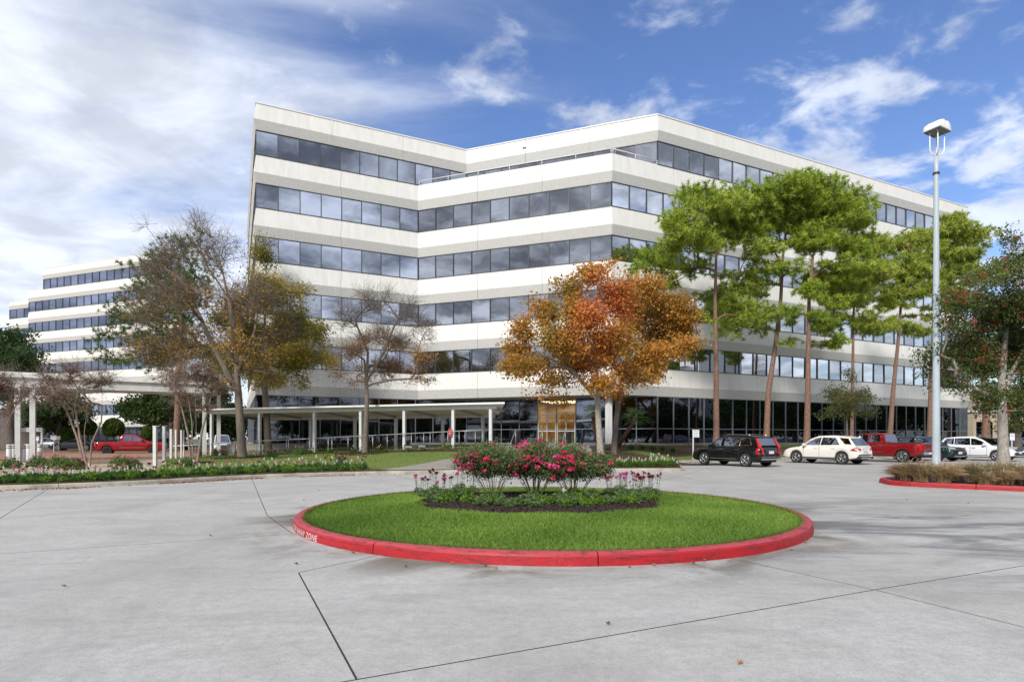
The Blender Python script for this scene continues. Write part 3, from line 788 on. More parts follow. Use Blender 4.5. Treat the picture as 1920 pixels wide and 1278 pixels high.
# ================================================================== VEGETATION ENGINE
def vnoise(p, s, seed=0):
    """cheap smooth pseudo-noise in -1..1"""
    rs = np.random.RandomState(seed); out = np.zeros(len(p))
    for k in range(5):
        d = rs.randn(3); d /= np.linalg.norm(d); out += np.sin(p @ d * s * (0.7 + 0.35 * k) + rs.rand() * 6.28)
    return out / 2.6
def grow(trunks, targets, straight=0.3, up=0.6, step=0.5, jit=0.12, seed=0, levels=None):
    """tree graph that reaches every target; trunks: list of poly-lines"""
    rs = np.random.RandomState(seed)
    cap = 200000; pos = np.zeros((cap, 3)); par = np.full(cap, -1, dtype=int); pl = np.zeros(cap); ok = np.zeros(cap, bool); n = 0
    for tr in trunks:
        tr = [np.array(p, float) for p in tr]; prev = -1
        if tr[0][2] > 1e-6 + min(t[0][2] for t in trunks) + 0.3 and n:      # a limb that starts on another trunk
            prev = int(np.argmin(((pos[:n] - tr[0]) ** 2).sum(1)))
        L = [np.linalg.norm(b - a) for a, b in zip(tr[:-1], tr[1:])]; tot = sum(L); acc = 0
        for si, (a, b) in enumerate(zip(tr[:-1], tr[1:])):
            m = max(1, int(round(L[si] / step)))
            for i in range(0 if si == 0 else 1, m + 1):
                q = a + (b - a) * i / m
                pos[n] = q; par[n] = prev; pl[n] = (pl[prev] + np.linalg.norm(q - pos[prev])) if prev >= 0 else 0
                ok[n] = (acc + L[si] * i / m) > tot * 0.30
                prev = n; n += 1
            acc += L[si]
    tips = []
    for lev in targets:
        T = np.array(lev); base = np.array(trunks[0][-1])
        order = np.argsort(((T - pos[:n][ok[:n]].mean(0)) ** 2).sum(1))
        for ti in order:
            p = T[ti]; d = pos[:n] - p; dist = np.sqrt((d ** 2).sum(1))
            cost = dist + straight * pl[:n] * 0.5 + up * np.maximum(0, d[:, 2] + 0.25 * dist * 0) + (~ok[:n]) * 1e3
            j = int(np.argmin(cost)); D = dist[j]
            if D < 1e-3: continue
            m = max(1, int(D / step)); prev = j; a = pos[j].copy()
            off = rs.randn(3) * jit * D; off[2] += 0.10 * D * (1 if p[2] > a[2] else -0.4)
            for i in range(1, m + 1):
                t = i / m; q = a + (p - a) * t + off * math.sin(math.pi * t) * 0.6
                if i < m: q = q + rs.randn(3) * step * 0.05
                pos[n] = q; par[n] = prev; pl[n] = pl[prev] + np.linalg.norm(q - pos[prev]); ok[n] = True; prev = n; n += 1
            if lev is targets[-1]: tips.append(prev)
    return pos[:n], par[:n], np.array(tips)
def radii(pos, par, R0, r0):
    n = len(pos); cnt = np.zeros(n); haschild = np.zeros(n, bool)
    haschild[par[par >= 0]] = True
    cnt[~haschild] = 1
    for i in range(n - 1, -1, -1):
        if par[i] >= 0: cnt[par[i]] += cnt[i]
    N = max(2, cnt.max()); e = math.log(N) / math.log(R0 / r0)
    return r0 * cnt ** (1 / e)
def tubes(pos, par, rad, sel, sides):
    idx = np.where(sel)[0]
    a, b = pos[par[idx]], pos[idx]; d = b - a; L = np.linalg.norm(d, axis=1); keep = L > 1e-6
    idx, a, b, d, L = idx[keep], a[keep], b[keep], d[keep], L[keep]; d = d / L[:, None]
    h = np.where(np.abs(d[:, 2:3]) < 0.9, np.array([[0, 0, 1.0]]), np.array([[1.0, 0, 0]]))
    u = np.cross(d, h); u /= np.linalg.norm(u, axis=1)[:, None]; w = np.cross(d, u)
    ra = np.minimum(rad[par[idx]], rad[idx] * 1.25)[:, None]; rb = rad[idx][:, None]
    a = a - d * ra * 0.4
    V = []
    for base, r in ((a, ra), (b, rb)):
        for k in range(sides):
            t = 2 * math.pi * k / sides; V.append(base + (u * math.cos(t) + w * math.sin(t)) * r)
    V = np.stack(V, 1).reshape(-1, 3); m = len(idx); o = (np.arange(m) * 2 * sides)[:, None]
    Fc = [np.concatenate([o + k, o + (k + 1) % sides, o + sides + (k + 1) % sides, o + sides + k], 1) for k in range(sides)]
    return V, np.stack(Fc, 1).reshape(-1, 4)
def wood_mesh(name, pos, par, rad, m, thick=0.05):
    v1, f1 = tubes(pos, par, rad, (par >= 0) & (rad > thick), 10)
    v2, f2 = tubes(pos, par, rad, (par >= 0) & (rad <= thick) & (rad > 0.012), 4)
    v3, f3 = tubes(pos, par, rad, (par >= 0) & (rad <= 0.012), 3)
    V = np.concatenate([v1, v2, v3]); Fc = np.concatenate([f1, f2 + len(v1), f3 + len(v1) + len(v2)])
    return np_mesh(name, V, Fc, m, smooth=True)
def leaf_quads(cen, size, rs, aspect=0.55, droop=0.0, szvar=0.35):
    n = len(cen); a = rs.randn(n, 3); a[:, 2] -= droop; a /= np.linalg.norm(a, axis=1)[:, None]
    b = rs.randn(n, 3); b -= a * (a * b).sum(1)[:, None]; b /= np.linalg.norm(b, axis=1)[:, None]
    s = (size * (1 + szvar * rs.randn(n)))[:, None]; s = np.clip(s, size * .4, size * 2)
    fold = np.cross(a, b) * s * 0.12
    V = np.stack([cen - a * s * .5, cen + b * s * .5 * aspect + fold, cen + a * s * .5, cen - b * s * .5 * aspect + fold], 1).reshape(-1, 3)
    return V, np.arange(n * 4).reshape(-1, 4)
def needle_tufts(cen, dirs, rs, k=26, ln=0.27, w=0.014):
    n = len(cen)
    d = rs.randn(n, k, 3) * 0.85 + dirs[:, None, :] * 0.45; d /= np.linalg.norm(d, axis=2)[:, :, None]
    L = ln * (0.7 + 0.5 * rs.rand(n, k))[:, :, None]
    s = rs.randn(n, k, 3); s -= d * (s * d).sum(2)[:, :, None]; s /= np.linalg.norm(s, axis=2)[:, :, None]
    base = cen[:, None, :] + d * 0.02 - dirs[:, None, :] * (rs.rand(n, k)[:, :, None] * 0.15)
    tip = base + d * L; tip[:, :, 2] -= 0.15 * L[:, :, 0] * rs.rand(n, k)
    V = np.stack([base - s * w, base + s * w, tip], 2).reshape(-1, 3)
    return V, np.arange(n * k * 3).reshape(-1, 3)
def crown_targets(blobs, Y, base, rs, ntips, nsub=5, depth=0.85, flat=1.0, shell=0.45, cl=0.5, rdep=None):
    """blobs: (u, v, ru, rv[, dy]) in photo pixels at distance Y"""
    B = []
    us = [b[0] for b in blobs]; halfw = max(0.5, (max(us) - min(us)) / 2) / F * Y
    for bl in blobs:
        u, v, ru, rv = bl[:4]
        rx, rz = ru / F * Y, rv / F * Y
        dy = bl[4] if len(bl) > 4 else rs.uniform(-1, 1) * depth * math.sqrt(max(0.05, 1 - min(1, abs((u - np.mean(us)) / F * Y / (halfw + .01))) ** 2)) * halfw
        # keep the picture position true to the blob's own distance
        yy = Y + dy; k = yy / Y
        B.append((np.array([(u - 960) / F * yy, yy, CAMH + (HV - v) / F * yy]), np.array([rx * k, (rx + rz) / 2 * k if rdep is None else rdep, rz * k])))
    vol = np.array([b[1].prod() ** (2 / 3) for b in B]); vol /= vol.sum()
    l1 = [b[0] for b in B]; l2 = []; subs = []
    for bi, (c, r) in enumerate(B):
        m = max(2, int(round(nsub * len(B) * vol[bi])))
        for _ in range(m):
            d = rs.randn(3); d /= np.linalg.norm(d); q = c + d * r * rs.rand() ** 0.5 * 0.85
            l2.append(q); subs.append((q, r * cl, bi))
    w = np.array([vol[s[2]] for s in subs]); w /= w.sum(); tips = []
    ch = rs.choice(len(subs), ntips, p=w)
    for c in ch:
        q, r, bi = subs[c]; d = rs.randn(3); d /= np.linalg.norm(d); d[2] *= flat
        tips.append(q + d * r * rs.rand() ** shell)
    return l1, l2, np.array(tips)
def lerp3(a, b, t): return np.asarray(a)[None, :] * (1 - t)[:, None] + np.asarray(b)[None, :] * t[:, None]
LT = [None]
def make_tree(name, label, cat, Y, base, trunks, blobs, ntips=900, nsub=6, R0=0.25, r0=0.006, bark='bark', leaf=None, n_leaf=14, lsize=0.10, spread=0.30,
              colf=None, seed=1, step=0.45, group=None, kind='leaf', depth=0.85, flat=1.0, straight=0.3, up=0.6, cl=0.5, jit=0.12, leafsel=None, needles=(26, .27, .014), aspect=.55, twigs=0, crown_name='crown', rdep=None, flare=1.35):
    rs = np.random.RandomState(seed)
    bz = PX(base[0], base[1], Y)
    if kind == 'needle': blobs = [(b[0], b[1], b[2] * 1.14, b[3] * 1.45) + tuple(b[4:]) for b in blobs]
    T = []
    for tr in trunks:
        pts = []
        for q in tr:
            yy = Y + (q[2] if len(q) > 2 else 0); p = PX(q[0], q[1], yy); pts.append(tuple(p))
        T.append(pts)
    l1, l2, l3 = crown_targets(blobs, Y, bz, rs, ntips, nsub, depth, flat, cl=cl, rdep=rdep)
    pos, par, tips = grow(T, [l1, l2, l3], straight, up, step, jit, seed)
    if twigs:                              # extra bare twigs branching off the tips
        P2 = [pos]; A2 = [par]; n0 = len(pos); src = np.repeat(tips, twigs)
        out = pos[src] - pos[par[src]]; out /= np.linalg.norm(out, axis=1)[:, None] + 1e-9
        d = out + rs.randn(len(src), 3) * 0.55; d /= np.linalg.norm(d, axis=1)[:, None]
        q = pos[src] + d * (0.25 + 0.35 * rs.rand(len(src)))[:, None]
        q2 = q + (d + rs.randn(len(src), 3) * .35) * (0.15 + 0.25 * rs.rand(len(src)))[:, None]
        pos = np.concatenate([pos, q, q2]); par = np.concatenate([par, src, np.arange(n0, n0 + len(src))]); 
    rad = radii(pos, par, R0, r0)
    zt_ = pos[:, 2].max(); tt_ = np.clip((pos[:, 2] - bz.z) / (zt_ - bz.z), 0, 1); rad = np.maximum(r0 * .8, np.minimum(rad * (1 - .45 * tt_), R0 * (1.02 - .86 * tt_)))
    # root flare
    z0 = bz.z; low = np.clip(1 - (pos[:, 2] - z0) / 1.0, 0, 1); thick = rad > R0 * 0.5
    rad = rad * np.where(thick, 1 + (flare - 1) * low ** 2, 1)
    rt = empty(name, (bz.x, bz.y, bz.z)); tag(rt, label, cat, group)
    off = np.array([bz.x, bz.y, bz.z])
    link('trunk', wood_mesh('trunk', pos - off, par, rad, M[bark]), rt)
    if kind == 'bare' and not leaf: return rt
    tp = pos[tips]; LT[0] = tp
    if kind == 'needle':
        dirs = tp - pos[par[tips]]; dirs /= np.linalg.norm(dirs, axis=1)[:, None] + 1e-9; dirs[:, 2] += 0.45
        V, Fc = needle_tufts(tp, dirs, rs, needles[0], needles[1], needles[2])
        per = needles[0] * 3; key = np.repeat(tp, per, axis=0)
        ind = np.repeat(rs.rand(len(tp)), per) * .62 + rs.rand(len(V)) * .34
        col = colf(key, ind, rs)
        link(crown_name, np_mesh('needles', V - off, Fc, M['needle'], col), rt)
    else:
        sel = np.ones(len(tp), bool) if leafsel is None else leafsel(tp, rs)
        tq = tp[sel]
        c = np.repeat(tq, n_leaf, axis=0) + rs.randn(len(tq) * n_leaf, 3) * spread * np.array([1, 1, .8])
        V, Fc = leaf_quads(c, lsize, rs, aspect, 0.3)
        key = np.repeat(c, 4, axis=0); ind = np.repeat(np.repeat(rs.rand(len(tq)), n_leaf) * .5 + rs.rand(len(c)) * .5, 4)
        col = colf(key, ind, rs)
        link(crown_name, np_mesh('leaves', V - off, Fc, M['leaf'], col), rt)
    return rt
def pal(*cols):
    cols = [np.array(c) for c in cols]
    def f(key, ind, rs):
        n = len(cols) - 1; t = np.clip(ind * 0.75 + 0.25 * (vnoise(key, 1.1, 5) * .5 + .5), 0, .9999) * n; i = t.astype(int); fr = (t - i)[:, None]
        A = np.array(cols); return A[i] * (1 - fr) + A[i + 1] * fr
    return f
PINE = pal((0.06, 0.10, 0.02), (0.22, 0.31, 0.04), (0.38, 0.46, 0.065), (0.52, 0.58, 0.11), (0.34, 0.26, 0.08))
PINE2 = pal((0.05, 0.10, 0.02), (0.24, 0.35, 0.04), (0.44, 0.54, 0.065), (0.62, 0.70, 0.13))
PINED = pal((0.03, 0.07, 0.018), (0.08, 0.15, 0.03), (0.15, 0.25, 0.05))
OAK = pal((0.02, 0.045, 0.014), (0.045, 0.09, 0.025), (0.10, 0.15, 0.045))

# ------------------------------------------------------------------ pines in front of the right wing
pn = dict(cat='pine tree', bark='bark_pine', kind='needle', flat=0.62, needles=(20,.30,.024), group='pine trees in front of the right wing', straight=0.15, up=0.25, R0=.21, r0=.016, nsub=11, cl=.56, step=.5)
make_tree('pine_tree', 'tall pine with a broad bright green crown, leftmost of the pines', Y=40, base=(1343, 834), colf=PINE2, seed=11, ntips=4200,
          trunks=[[(1343, 836), (1343, 700), (1341, 560), (1343, 470), (1345, 400)]],
          blobs=[(1340, 372, 62, 30), (1290, 412, 48, 32), (1395, 400, 50, 40), (1345, 430, 70, 32), (1268, 455, 30, 20), (1228, 500, 42, 26), (1205, 488, 22, 18), (1310, 500, 42, 18), (1262, 530, 25, 18), (1365, 560, 48, 28), (1395, 600, 50, 26), (1330, 585, 26, 14), (1420, 470, 30, 25), (1385, 520, 40, 20), (1300, 450, 50, 24)], **pn)
make_tree('pine_tree', 'tallest pine with a leaning trunk and domed crown, second from the left', Y=41, base=(1437, 830), colf=PINE2, seed=12, ntips=4200,
          trunks=[[(1437, 834), (1440, 740), (1455, 640), (1464, 560), (1468, 480), (1478, 400)]],
          blobs=[(1490, 355, 62, 26), (1545, 352, 40, 24), (1440, 388, 50, 26), (1500, 402, 78, 30), (1440, 455, 40, 20), (1520, 445, 50, 20), (1415, 535, 44, 20), (1445, 585, 44, 18), (1560, 385, 40, 25), (1470, 500, 44, 18), (1430, 430, 40, 20)], **pn)
make_tree('pine_tree', 'straight pine with layered green boughs, third from the left', Y=40, base=(1513, 832), colf=PINE2, seed=13, ntips=4000,
          trunks=[[(1513, 836), (1515, 700), (1517, 560), (1524, 480), (1542, 435)]],
          blobs=[(1575, 395, 50, 30, .3), (1612, 415, 30, 26, .5), (1545, 440, 52, 22, -.2), (1600, 468, 42, 22), (1512, 540, 32, 16), (1492, 590, 26, 14), (1552, 525, 46, 18), (1580, 565, 40, 18), (1540, 600, 36, 14), (1590, 505, 50, 18), (1560, 640, 40, 10), (1480, 640, 26, 9)], **pn)
make_tree('pine_tree', 'slim pine with a low light green crown behind the white parked car', Y=43, base=(1597, 828), colf=PINE, seed=14, ntips=2300,
          trunks=[[(1597, 832), (1599, 700), (1600, 600), (1605, 500)]],
          blobs=[(1600, 555, 46, 20), (1645, 455, 34, 22), (1558, 598, 44, 18), (1655, 500, 34, 24), (1632, 602, 40, 18), (1610, 520, 40, 18)], **{**pn, 'R0': .14})
make_tree('pine_tree', 'slender leaning pine above the red pickup with sparse boughs', Y=45, base=(1668, 826), colf=PINE, seed=15, ntips=2300,
          trunks=[[(1668, 830), (1674, 740), (1684, 640), (1690, 560), (1697, 470)]],
          blobs=[(1705, 455, 42, 20), (1690, 498, 38, 20), (1742, 478, 28, 22), (1700, 542, 44, 16), (1672, 568, 36, 14), (1662, 612, 44, 10), (1725, 622, 36, 10), (1725, 520, 34, 14)], **{**pn, 'R0': .19})
make_tree('pine_tree', 'pine with a crown spreading right behind the lamp post', Y=46, base=(1743, 828), colf=PINE, seed=16, ntips=2600,
          trunks=[[(1743, 832), (1746, 700), (1752, 590), (1775, 480)]],
          blobs=[(1790, 418, 36, 18), (1822, 448, 30, 22), (1768, 450, 32, 24), (1800, 498, 40, 22), (1755, 540, 38, 18), (1832, 515, 24, 20), (1840, 470, 16, 14), (1795, 560, 40, 18), (1730, 590, 26, 10)], **{**pn, 'R0': .21})
make_tree('pine_tree', 'red-barked pine standing past the right end of the office block', Y=62, base=(1848, 832), colf=PINED, seed=17, ntips=500,
          trunks=[[(1848, 834), (1849, 780), (1842, 700), (1850, 640)]],
          blobs=[(1850, 700, 50, 22), (1880, 730, 40, 18), (1810, 735, 30, 12), (1870, 660, 50, 25)], **{**pn, 'R0': .42, 'group': None})
make_tree('pine_tree', 'dark pine rising behind the bare tree at the left', Y=62, base=(330, 836), colf=PINED, seed=18, ntips=2200,
          trunks=[[(330, 838), (335, 700), (340, 560), (345, 460)]],
          blobs=[(350, 462, 40, 22), (292, 498, 46, 32), (240, 545, 28, 26), (250, 602, 40, 36), (202, 622, 24, 26), (188, 655, 30, 22), (320, 560, 56, 44), (300, 645, 60, 40), (230, 665, 40, 16), (370, 520, 40, 40)], **{**pn, 'R0': .32, 'group': None, 'needles': (26, .42, .024)})
# ------------------------------------------------------------------ autumn trees
def maple_col(key, ind, rs):
    Y = key[:, 1]; u = 960 + F * key[:, 0] / Y; v = HV - F * (key[:, 2] - CAMH) / Y
    red = np.exp(-(((u - 1120) / 42) ** 2 + ((v - 570) / 85) ** 2)) + .55 * np.exp(-(((u - 1075) / 70) ** 2 + ((v - 680) / 42) ** 2)) + .35 * np.exp(-(((u - 1190) / 35) ** 2 + ((v - 690) / 30) ** 2))
    red = np.clip(red * .70 + vnoise(key, .9, 3) * .50 + (ind - .5) * .55 - .05, 0, 1)
    ol = lerp3((0.22, 0.20, 0.035), (0.70, 0.29, 0.05), np.clip(ind * .9 + vnoise(key, .8, 8) * .25, 0, 1))
    rd = lerp3((0.50, 0.12, 0.045), (0.76, 0.30, 0.09), ind)
    return ol * (1 - red)[:, None] + rd * red[:, None]
def gold_col(key, ind, rs):
    t = np.clip(ind + vnoise(key, .8, 3) * .3, 0, 1); return lerp3((0.24, 0.16, 0.025), (0.70, 0.34, 0.07), t)
make_tree('maple_tree', 'large maple in mixed red, orange and olive autumn leaf before the entrance', 'maple tree', Y=33.5, base=(1127, 858), bark='bark_lt', seed=21, R0=.20, r0=.007,
          trunks=[[(1127, 860), (1122, 790), (1120, 720), (1118, 640), (1118, 560)], [(1121, 750), (1070, 690), (1040, 620)], [(1121, 745), (1170, 690), (1200, 620)]],
          blobs=[(1115, 520, 38, 30), (1060, 535, 34, 30), (1020, 580, 32, 34), (1100, 590, 48, 42), (1160, 560, 40, 40), (1050, 640, 50, 34), (985, 620, 26, 36), (960, 690, 34, 22), (1010, 690, 46, 26), (1090, 670, 52, 34), (1150, 650, 44, 38), (970, 660, 34, 22), (1130, 725, 44, 22), (1180, 700, 38, 24), (1010, 735, 30, 10), (1060, 750, 34, 9), (1040, 715, 40, 14), (1135, 500, 22, 16)],
          ntips=2500, nsub=8, n_leaf=15, lsize=.125, spread=.24, colf=maple_col, aspect=.8, cl=.55)
make_tree('maple_tree', 'golden orange maple standing right behind the red one', 'maple tree', Y=35.5, base=(1152, 852), bark='bark', seed=22, R0=.19, r0=.007,
          trunks=[[(1150, 856), (1155, 790), (1165, 720), (1185, 640)]],
          blobs=[(1210, 545, 44, 28), (1255, 575, 42, 34), (1290, 600, 30, 24), (1240, 620, 54, 34), (1270, 650, 38, 24), (1215, 670, 48, 30), (1200, 710, 42, 18), (1190, 590, 34, 36), (1160, 740, 30, 14), (1225, 690, 30, 14)],
          ntips=2100, nsub=9, n_leaf=16, lsize=.12, spread=.24, colf=gold_col, aspect=.75, cl=.55)
def low_leaf(vlim, soft, frac):
    def f(tp, rs):
        v = HV - F * (tp[:, 2] - CAMH) / tp[:, 1]; pr = frac / (1 + np.exp(-(v - vlim) / soft)); return rs.rand(len(tp)) < pr
    return f
def T1_col(key, ind, rs):
    t = np.clip(ind + vnoise(key, .7, 3) * .4, 0, 1); return lerp3((0.15, 0.12, 0.025), (0.66, 0.36, 0.045), t)
make_tree('large_bare_tree', 'tall spreading tree, nearly bare, with a few yellow leaves low on the left', 'tree', Y=34.6, base=(455, 862), bark='bark', seed=31, R0=.25, r0=.0065,
          trunks=[[(455, 864), (450, 790), (446, 720), (440, 640), (430, 560)], [(448, 740), (400, 650), (360, 560)], [(444, 700), (478, 620), (490, 540)]],
          blobs=[(380, 430, 34, 46), (340, 470, 40, 40), (300, 500, 42, 44), (410, 480, 38, 50), (280, 580, 50, 40), (350, 560, 56, 44), (430, 560, 46, 50), (480, 560, 46, 52), (290, 650, 52, 34), (360, 650, 56, 40), (440, 650, 52, 36), (520, 620, 36, 40), (330, 710, 40, 20), (410, 720, 40, 20), (500, 690, 36, 30), (275, 425, 12, 26), (370, 395, 12, 14)],
          ntips=2900, nsub=9, kind='leaf', leaf=True, n_leaf=8, lsize=.13, spread=.27, colf=T1_col, leafsel=low_leaf(585, 38, .72), twigs=3, up=.9, cl=.45, crown_name='leaves')
def olive_col(key, ind, rs):
    t = np.clip(ind + vnoise(key, .8, 4) * .35, 0, 1); return lerp3((0.12, 0.14, 0.02), (0.56, 0.40, 0.05), t)
make_tree('olive_leaved_tree', 'tree in olive and yellow leaf behind the walkway canopy, second trunk from the left', 'tree', Y=39.5, base=(500, 846), bark='bark', seed=32, R0=.24, r0=.007,
          trunks=[[(503, 850), (500, 780), (495, 700), (497, 620), (495, 540)]],
          blobs=[(490, 480, 22, 32), (500, 540, 40, 36), (560, 560, 26, 26), (540, 610, 50, 34), (590, 630, 34, 24), (610, 670, 28, 18), (550, 670, 54, 28), (480, 640, 44, 36), (440, 690, 44, 26), (510, 710, 44, 18), (560, 710, 30, 12), (450, 620, 34, 30), (420, 590, 30, 34), (390, 660, 36, 30)],
          ntips=3200, nsub=10, n_leaf=17, lsize=.135, spread=.28, colf=olive_col, cl=.5, twigs=1)
def rust_col(key, ind, rs):
    t = np.clip(ind + vnoise(key, .8, 6) * .4, 0, 1); return lerp3((0.26, 0.11, 0.04), (0.66, 0.34, 0.045), t)
make_tree('small_bare_tree', 'small round-headed tree with bare top and rusty leaves beneath, in a mulch ring', 'tree', Y=34.5, base=(684, 853), bark='bark', seed=33, R0=.17, r0=.006,
          trunks=[[(684, 855), (686, 800), (688, 750), (686, 700), (680, 650)], [(687, 715), (720, 660), (740, 610)], [(687, 715), (690, 660), (665, 600)]],
          blobs=[(650, 600, 30, 30), (700, 570, 40, 34), (760, 590, 34, 34), (800, 620, 26, 30), (730, 630, 44, 30), (660, 660, 44, 26), (780, 670, 40, 24), (715, 690, 48, 24), (640, 700, 26, 16), (770, 710, 46, 12), (670, 715, 34, 10), (690, 635, 40, 28)],
          ntips=1400, nsub=8, n_leaf=7, lsize=.11, spread=.18, colf=rust_col, leafsel=low_leaf(650, 18, .85), twigs=3, cl=.42, crown_name='leaves', up=.7)
# ------------------------------------------------------------------ berry tree at the right
def holly_col(key, ind, rs):
    t = np.clip(ind + vnoise(key, .9, 4) * .3, 0, 1); c = lerp3((0.035, 0.07, 0.02), (0.19, 0.23, 0.06), t)
    return c
hb = [(1890, 500, 44, 32), (1848, 520, 40, 30), (1900, 450, 22, 24), (1815, 560, 44, 32), (1775, 615, 38, 28), (1860, 590, 64, 42), (1765, 668, 44, 22), (1830, 665, 66, 38), (1900, 650, 50, 50), (1735, 700, 22, 10), (1790, 715, 50, 16), (1850, 738, 44, 18), (1925, 560, 40, 50), (1930, 700, 40, 40), (1900, 770, 36, 16), (1960, 620, 40, 60)]
ht = make_tree('holly_tree', 'dark green holly speckled with red berries on the right-hand island', 'holly tree', Y=20.3, base=(1880, 878), bark='bark_lt', seed=41, R0=.17, r0=.005,
          trunks=[[(1882, 884), (1880, 800), (1878, 720), (1885, 640), (1892, 560)], [(1880, 770), (1895, 700), (1930, 640)]],
          blobs=hb, ntips=3200, nsub=10, n_leaf=22, lsize=.078, spread=.18, colf=holly_col, cl=.42, step=.3, flare=1.5)
def berries(parent, seed, n, size, blobs, Y):
    rs = np.random.RandomState(seed); bz = parent.location
    tips = LT[0][rs.choice(len(LT[0]), n // 9)] + rs.randn(n // 9, 3) * .12 + np.array([0, -.10, .06])
    c = np.repeat(tips, 9, axis=0) + rs.randn(len(tips) * 9, 3) * 0.045
    o = np.array([[1, 0, 0], [-1, 0, 0], [0, 1, 0], [0, -1, 0], [0, 0, 1], [0, 0, -1]]) * size
    V = (c[:, None, :] + o[None]).reshape(-1, 3) - np.array(bz); f = np.array([[0, 2, 4], [2, 1, 4], [1, 3, 4], [3, 0, 4], [2, 0, 5], [1, 2, 5], [3, 1, 5], [0, 3, 5]])
    Fc = (f[None] + (np.arange(len(c)) * 6)[:, None, None]).reshape(-1, 3)
    col = np.repeat(lerp3((0.45, 0.015, 0.015), (0.70, 0.05, 0.04), rs.rand(len(c))), 6, axis=0)
    tag(link('berries', np_mesh('berries', V, Fc, M['petal'], col), parent), kind='stuff')
berries(ht, 5, 5200, .017, hb, 20.3)
make_tree('small_holly_tree', 'small holly with sparse olive leaves behind the white car', 'holly tree', Y=37.5, base=(1588, 845), bark='bark_dk', seed=42, R0=.09, r0=.006,
          trunks=[[(1588, 850), (1588, 780), (1590, 720), (1590, 690)]],
          blobs=[(1590, 695, 18, 18), (1570, 740, 34, 20), (1610, 745, 34, 20), (1560, 775, 34, 14), (1625, 775, 28, 14), (1592, 760, 40, 20)],
          ntips=450, nsub=7, n_leaf=16, lsize=.10, spread=.17, colf=pal((0.03, 0.055, 0.02), (0.09, 0.12, 0.035), (0.19, 0.12, 0.03)), step=.35)
# ------------------------------------------------------------------ crape myrtles at the left
def seed_col(key, ind, rs): return lerp3((0.09, 0.045, 0.028), (0.26, 0.11, 0.055), ind)
cm = dict(cat='crape myrtle', Y=29.5, bark='bark_crepe', kind='leaf', leaf=True, n_leaf=16, lsize=.055, spread=.055, colf=seed_col, twigs=3, step=.3, R0=.07, r0=.005, group='crape myrtles behind the flower bed', crown_name='seed_heads', flare=1.1, up=.9)
make_tree('crape_myrtle', 'multi-stemmed bare crape myrtle with brown seed heads in front of the covered walk', base=(165, 872), seed=51,
          trunks=[[(158, 873), (145, 820), (125, 770), (100, 735)], [(162, 873), (158, 810), (165, 760), (172, 720)], [(168, 874), (172, 830), (190, 790), (192, 740)], [(163, 873), (150, 820), (140, 760), (150, 720)]],
          blobs=[(95, 715, 30, 20), (130, 700, 26, 22), (115, 745, 26, 18), (160, 720, 22, 22), (172, 755, 14, 20), (195, 710, 22, 22), (75, 745, 20, 14), (150, 770, 14, 12), (60, 720, 16, 16), (230, 715, 10, 12)], ntips=420, nsub=7, **cm)
make_tree('crape_myrtle', 'bare crape myrtle clump beside the canopy posts', base=(365, 868), seed=52,
          trunks=[[(358, 869), (352, 810), (340, 760), (325, 720)], [(366, 869), (368, 800), (366, 740), (370, 700)], [(370, 869), (378, 810), (392, 760), (400, 725)], [(362, 869), (360, 790), (350, 730)]],
          blobs=[(330, 715, 26, 26), (365, 700, 30, 26), (395, 720, 24, 26), (350, 750, 26, 22), (385, 760, 22, 20), (415, 735, 14, 16), (310, 690, 14, 16)], ntips=420, nsub=7, **cm)
make_tree('crape_myrtle', 'crape myrtle at the left edge with rust seed heads', base=(-30, 872), seed=53,
          trunks=[[(-25, 873), (-15, 830), (5, 790), (10, 740)], [(-30, 873), (-40, 820), (-30, 760), (-10, 720)], [(-28, 873), (0, 820), (25, 770), (40, 740)]],
          blobs=[(10, 720, 26, 26), (30, 750, 20, 18), (-20, 720, 30, 30), (5, 770, 22, 14), (50, 715, 14, 14), (-30, 770, 24, 20)], ntips=350, nsub=7, **cm)
# ------------------------------------------------------------------ dense background trees
bk = dict(cat='oak tree', bark='bark_dk', colf=OAK, n_leaf=22, r0=.012, R0=.4, step=.8, nsub=8, cl=.5)
oak0 = make_tree('oak_tree', 'dark green live oak at the far left above the covered walk', Y=56, base=(22, 845), seed=61,
          trunks=[[(22, 848), (18, 800), (20, 740), (25, 690)]],
          blobs=[(20, 650, 46, 32), (60, 680, 36, 28), (-20, 680, 50, 36), (30, 710, 60, 26), (95, 715, 30, 20), (0, 740, 50, 18), (-60, 720, 40, 40)], ntips=900, lsize=.30, spread=.45, **bk)
make_tree('oak_tree', 'deep green tree shading the dark sedan behind the crape myrtle', Y=70, base=(110, 838), seed=62,
          trunks=[[(110, 838), (112, 800), (110, 770)]],
          blobs=[(80, 770, 36, 22), (120, 760, 40, 24), (100, 795, 42, 18), (150, 775, 24, 20), (60, 790, 24, 20)], ntips=600, lsize=.33, spread=.45, **bk)
make_tree('oak_tree', 'spreading green tree above the red pickup in front of the far office block', Y=68, base=(325, 836), seed=63,
          trunks=[[(325, 838), (322, 810), (318, 780)]],
          blobs=[(260, 765, 40, 18), (300, 750, 40, 20), (345, 760, 40, 20), (285, 785, 40, 12), (240, 780, 24, 10), (380, 770, 34, 20)], ntips=650, lsize=.32, spread=.42, **{**bk, 'colf': pal((0.02, 0.045, 0.014), (0.05, 0.09, 0.025), (0.10, 0.14, 0.03))})
make_tree('oak_tree', 'green tree seen through the bare branches left of the office block', Y=75, base=(430, 836), seed=64,
          trunks=[[(430, 838), (428, 800), (430, 760)]],
          blobs=[(410, 770, 36, 26), (445, 780, 26, 24), (425, 805, 40, 18), (400, 740, 30, 22), (360, 800, 30, 16)], ntips=550, lsize=.34, spread=.45, **bk)
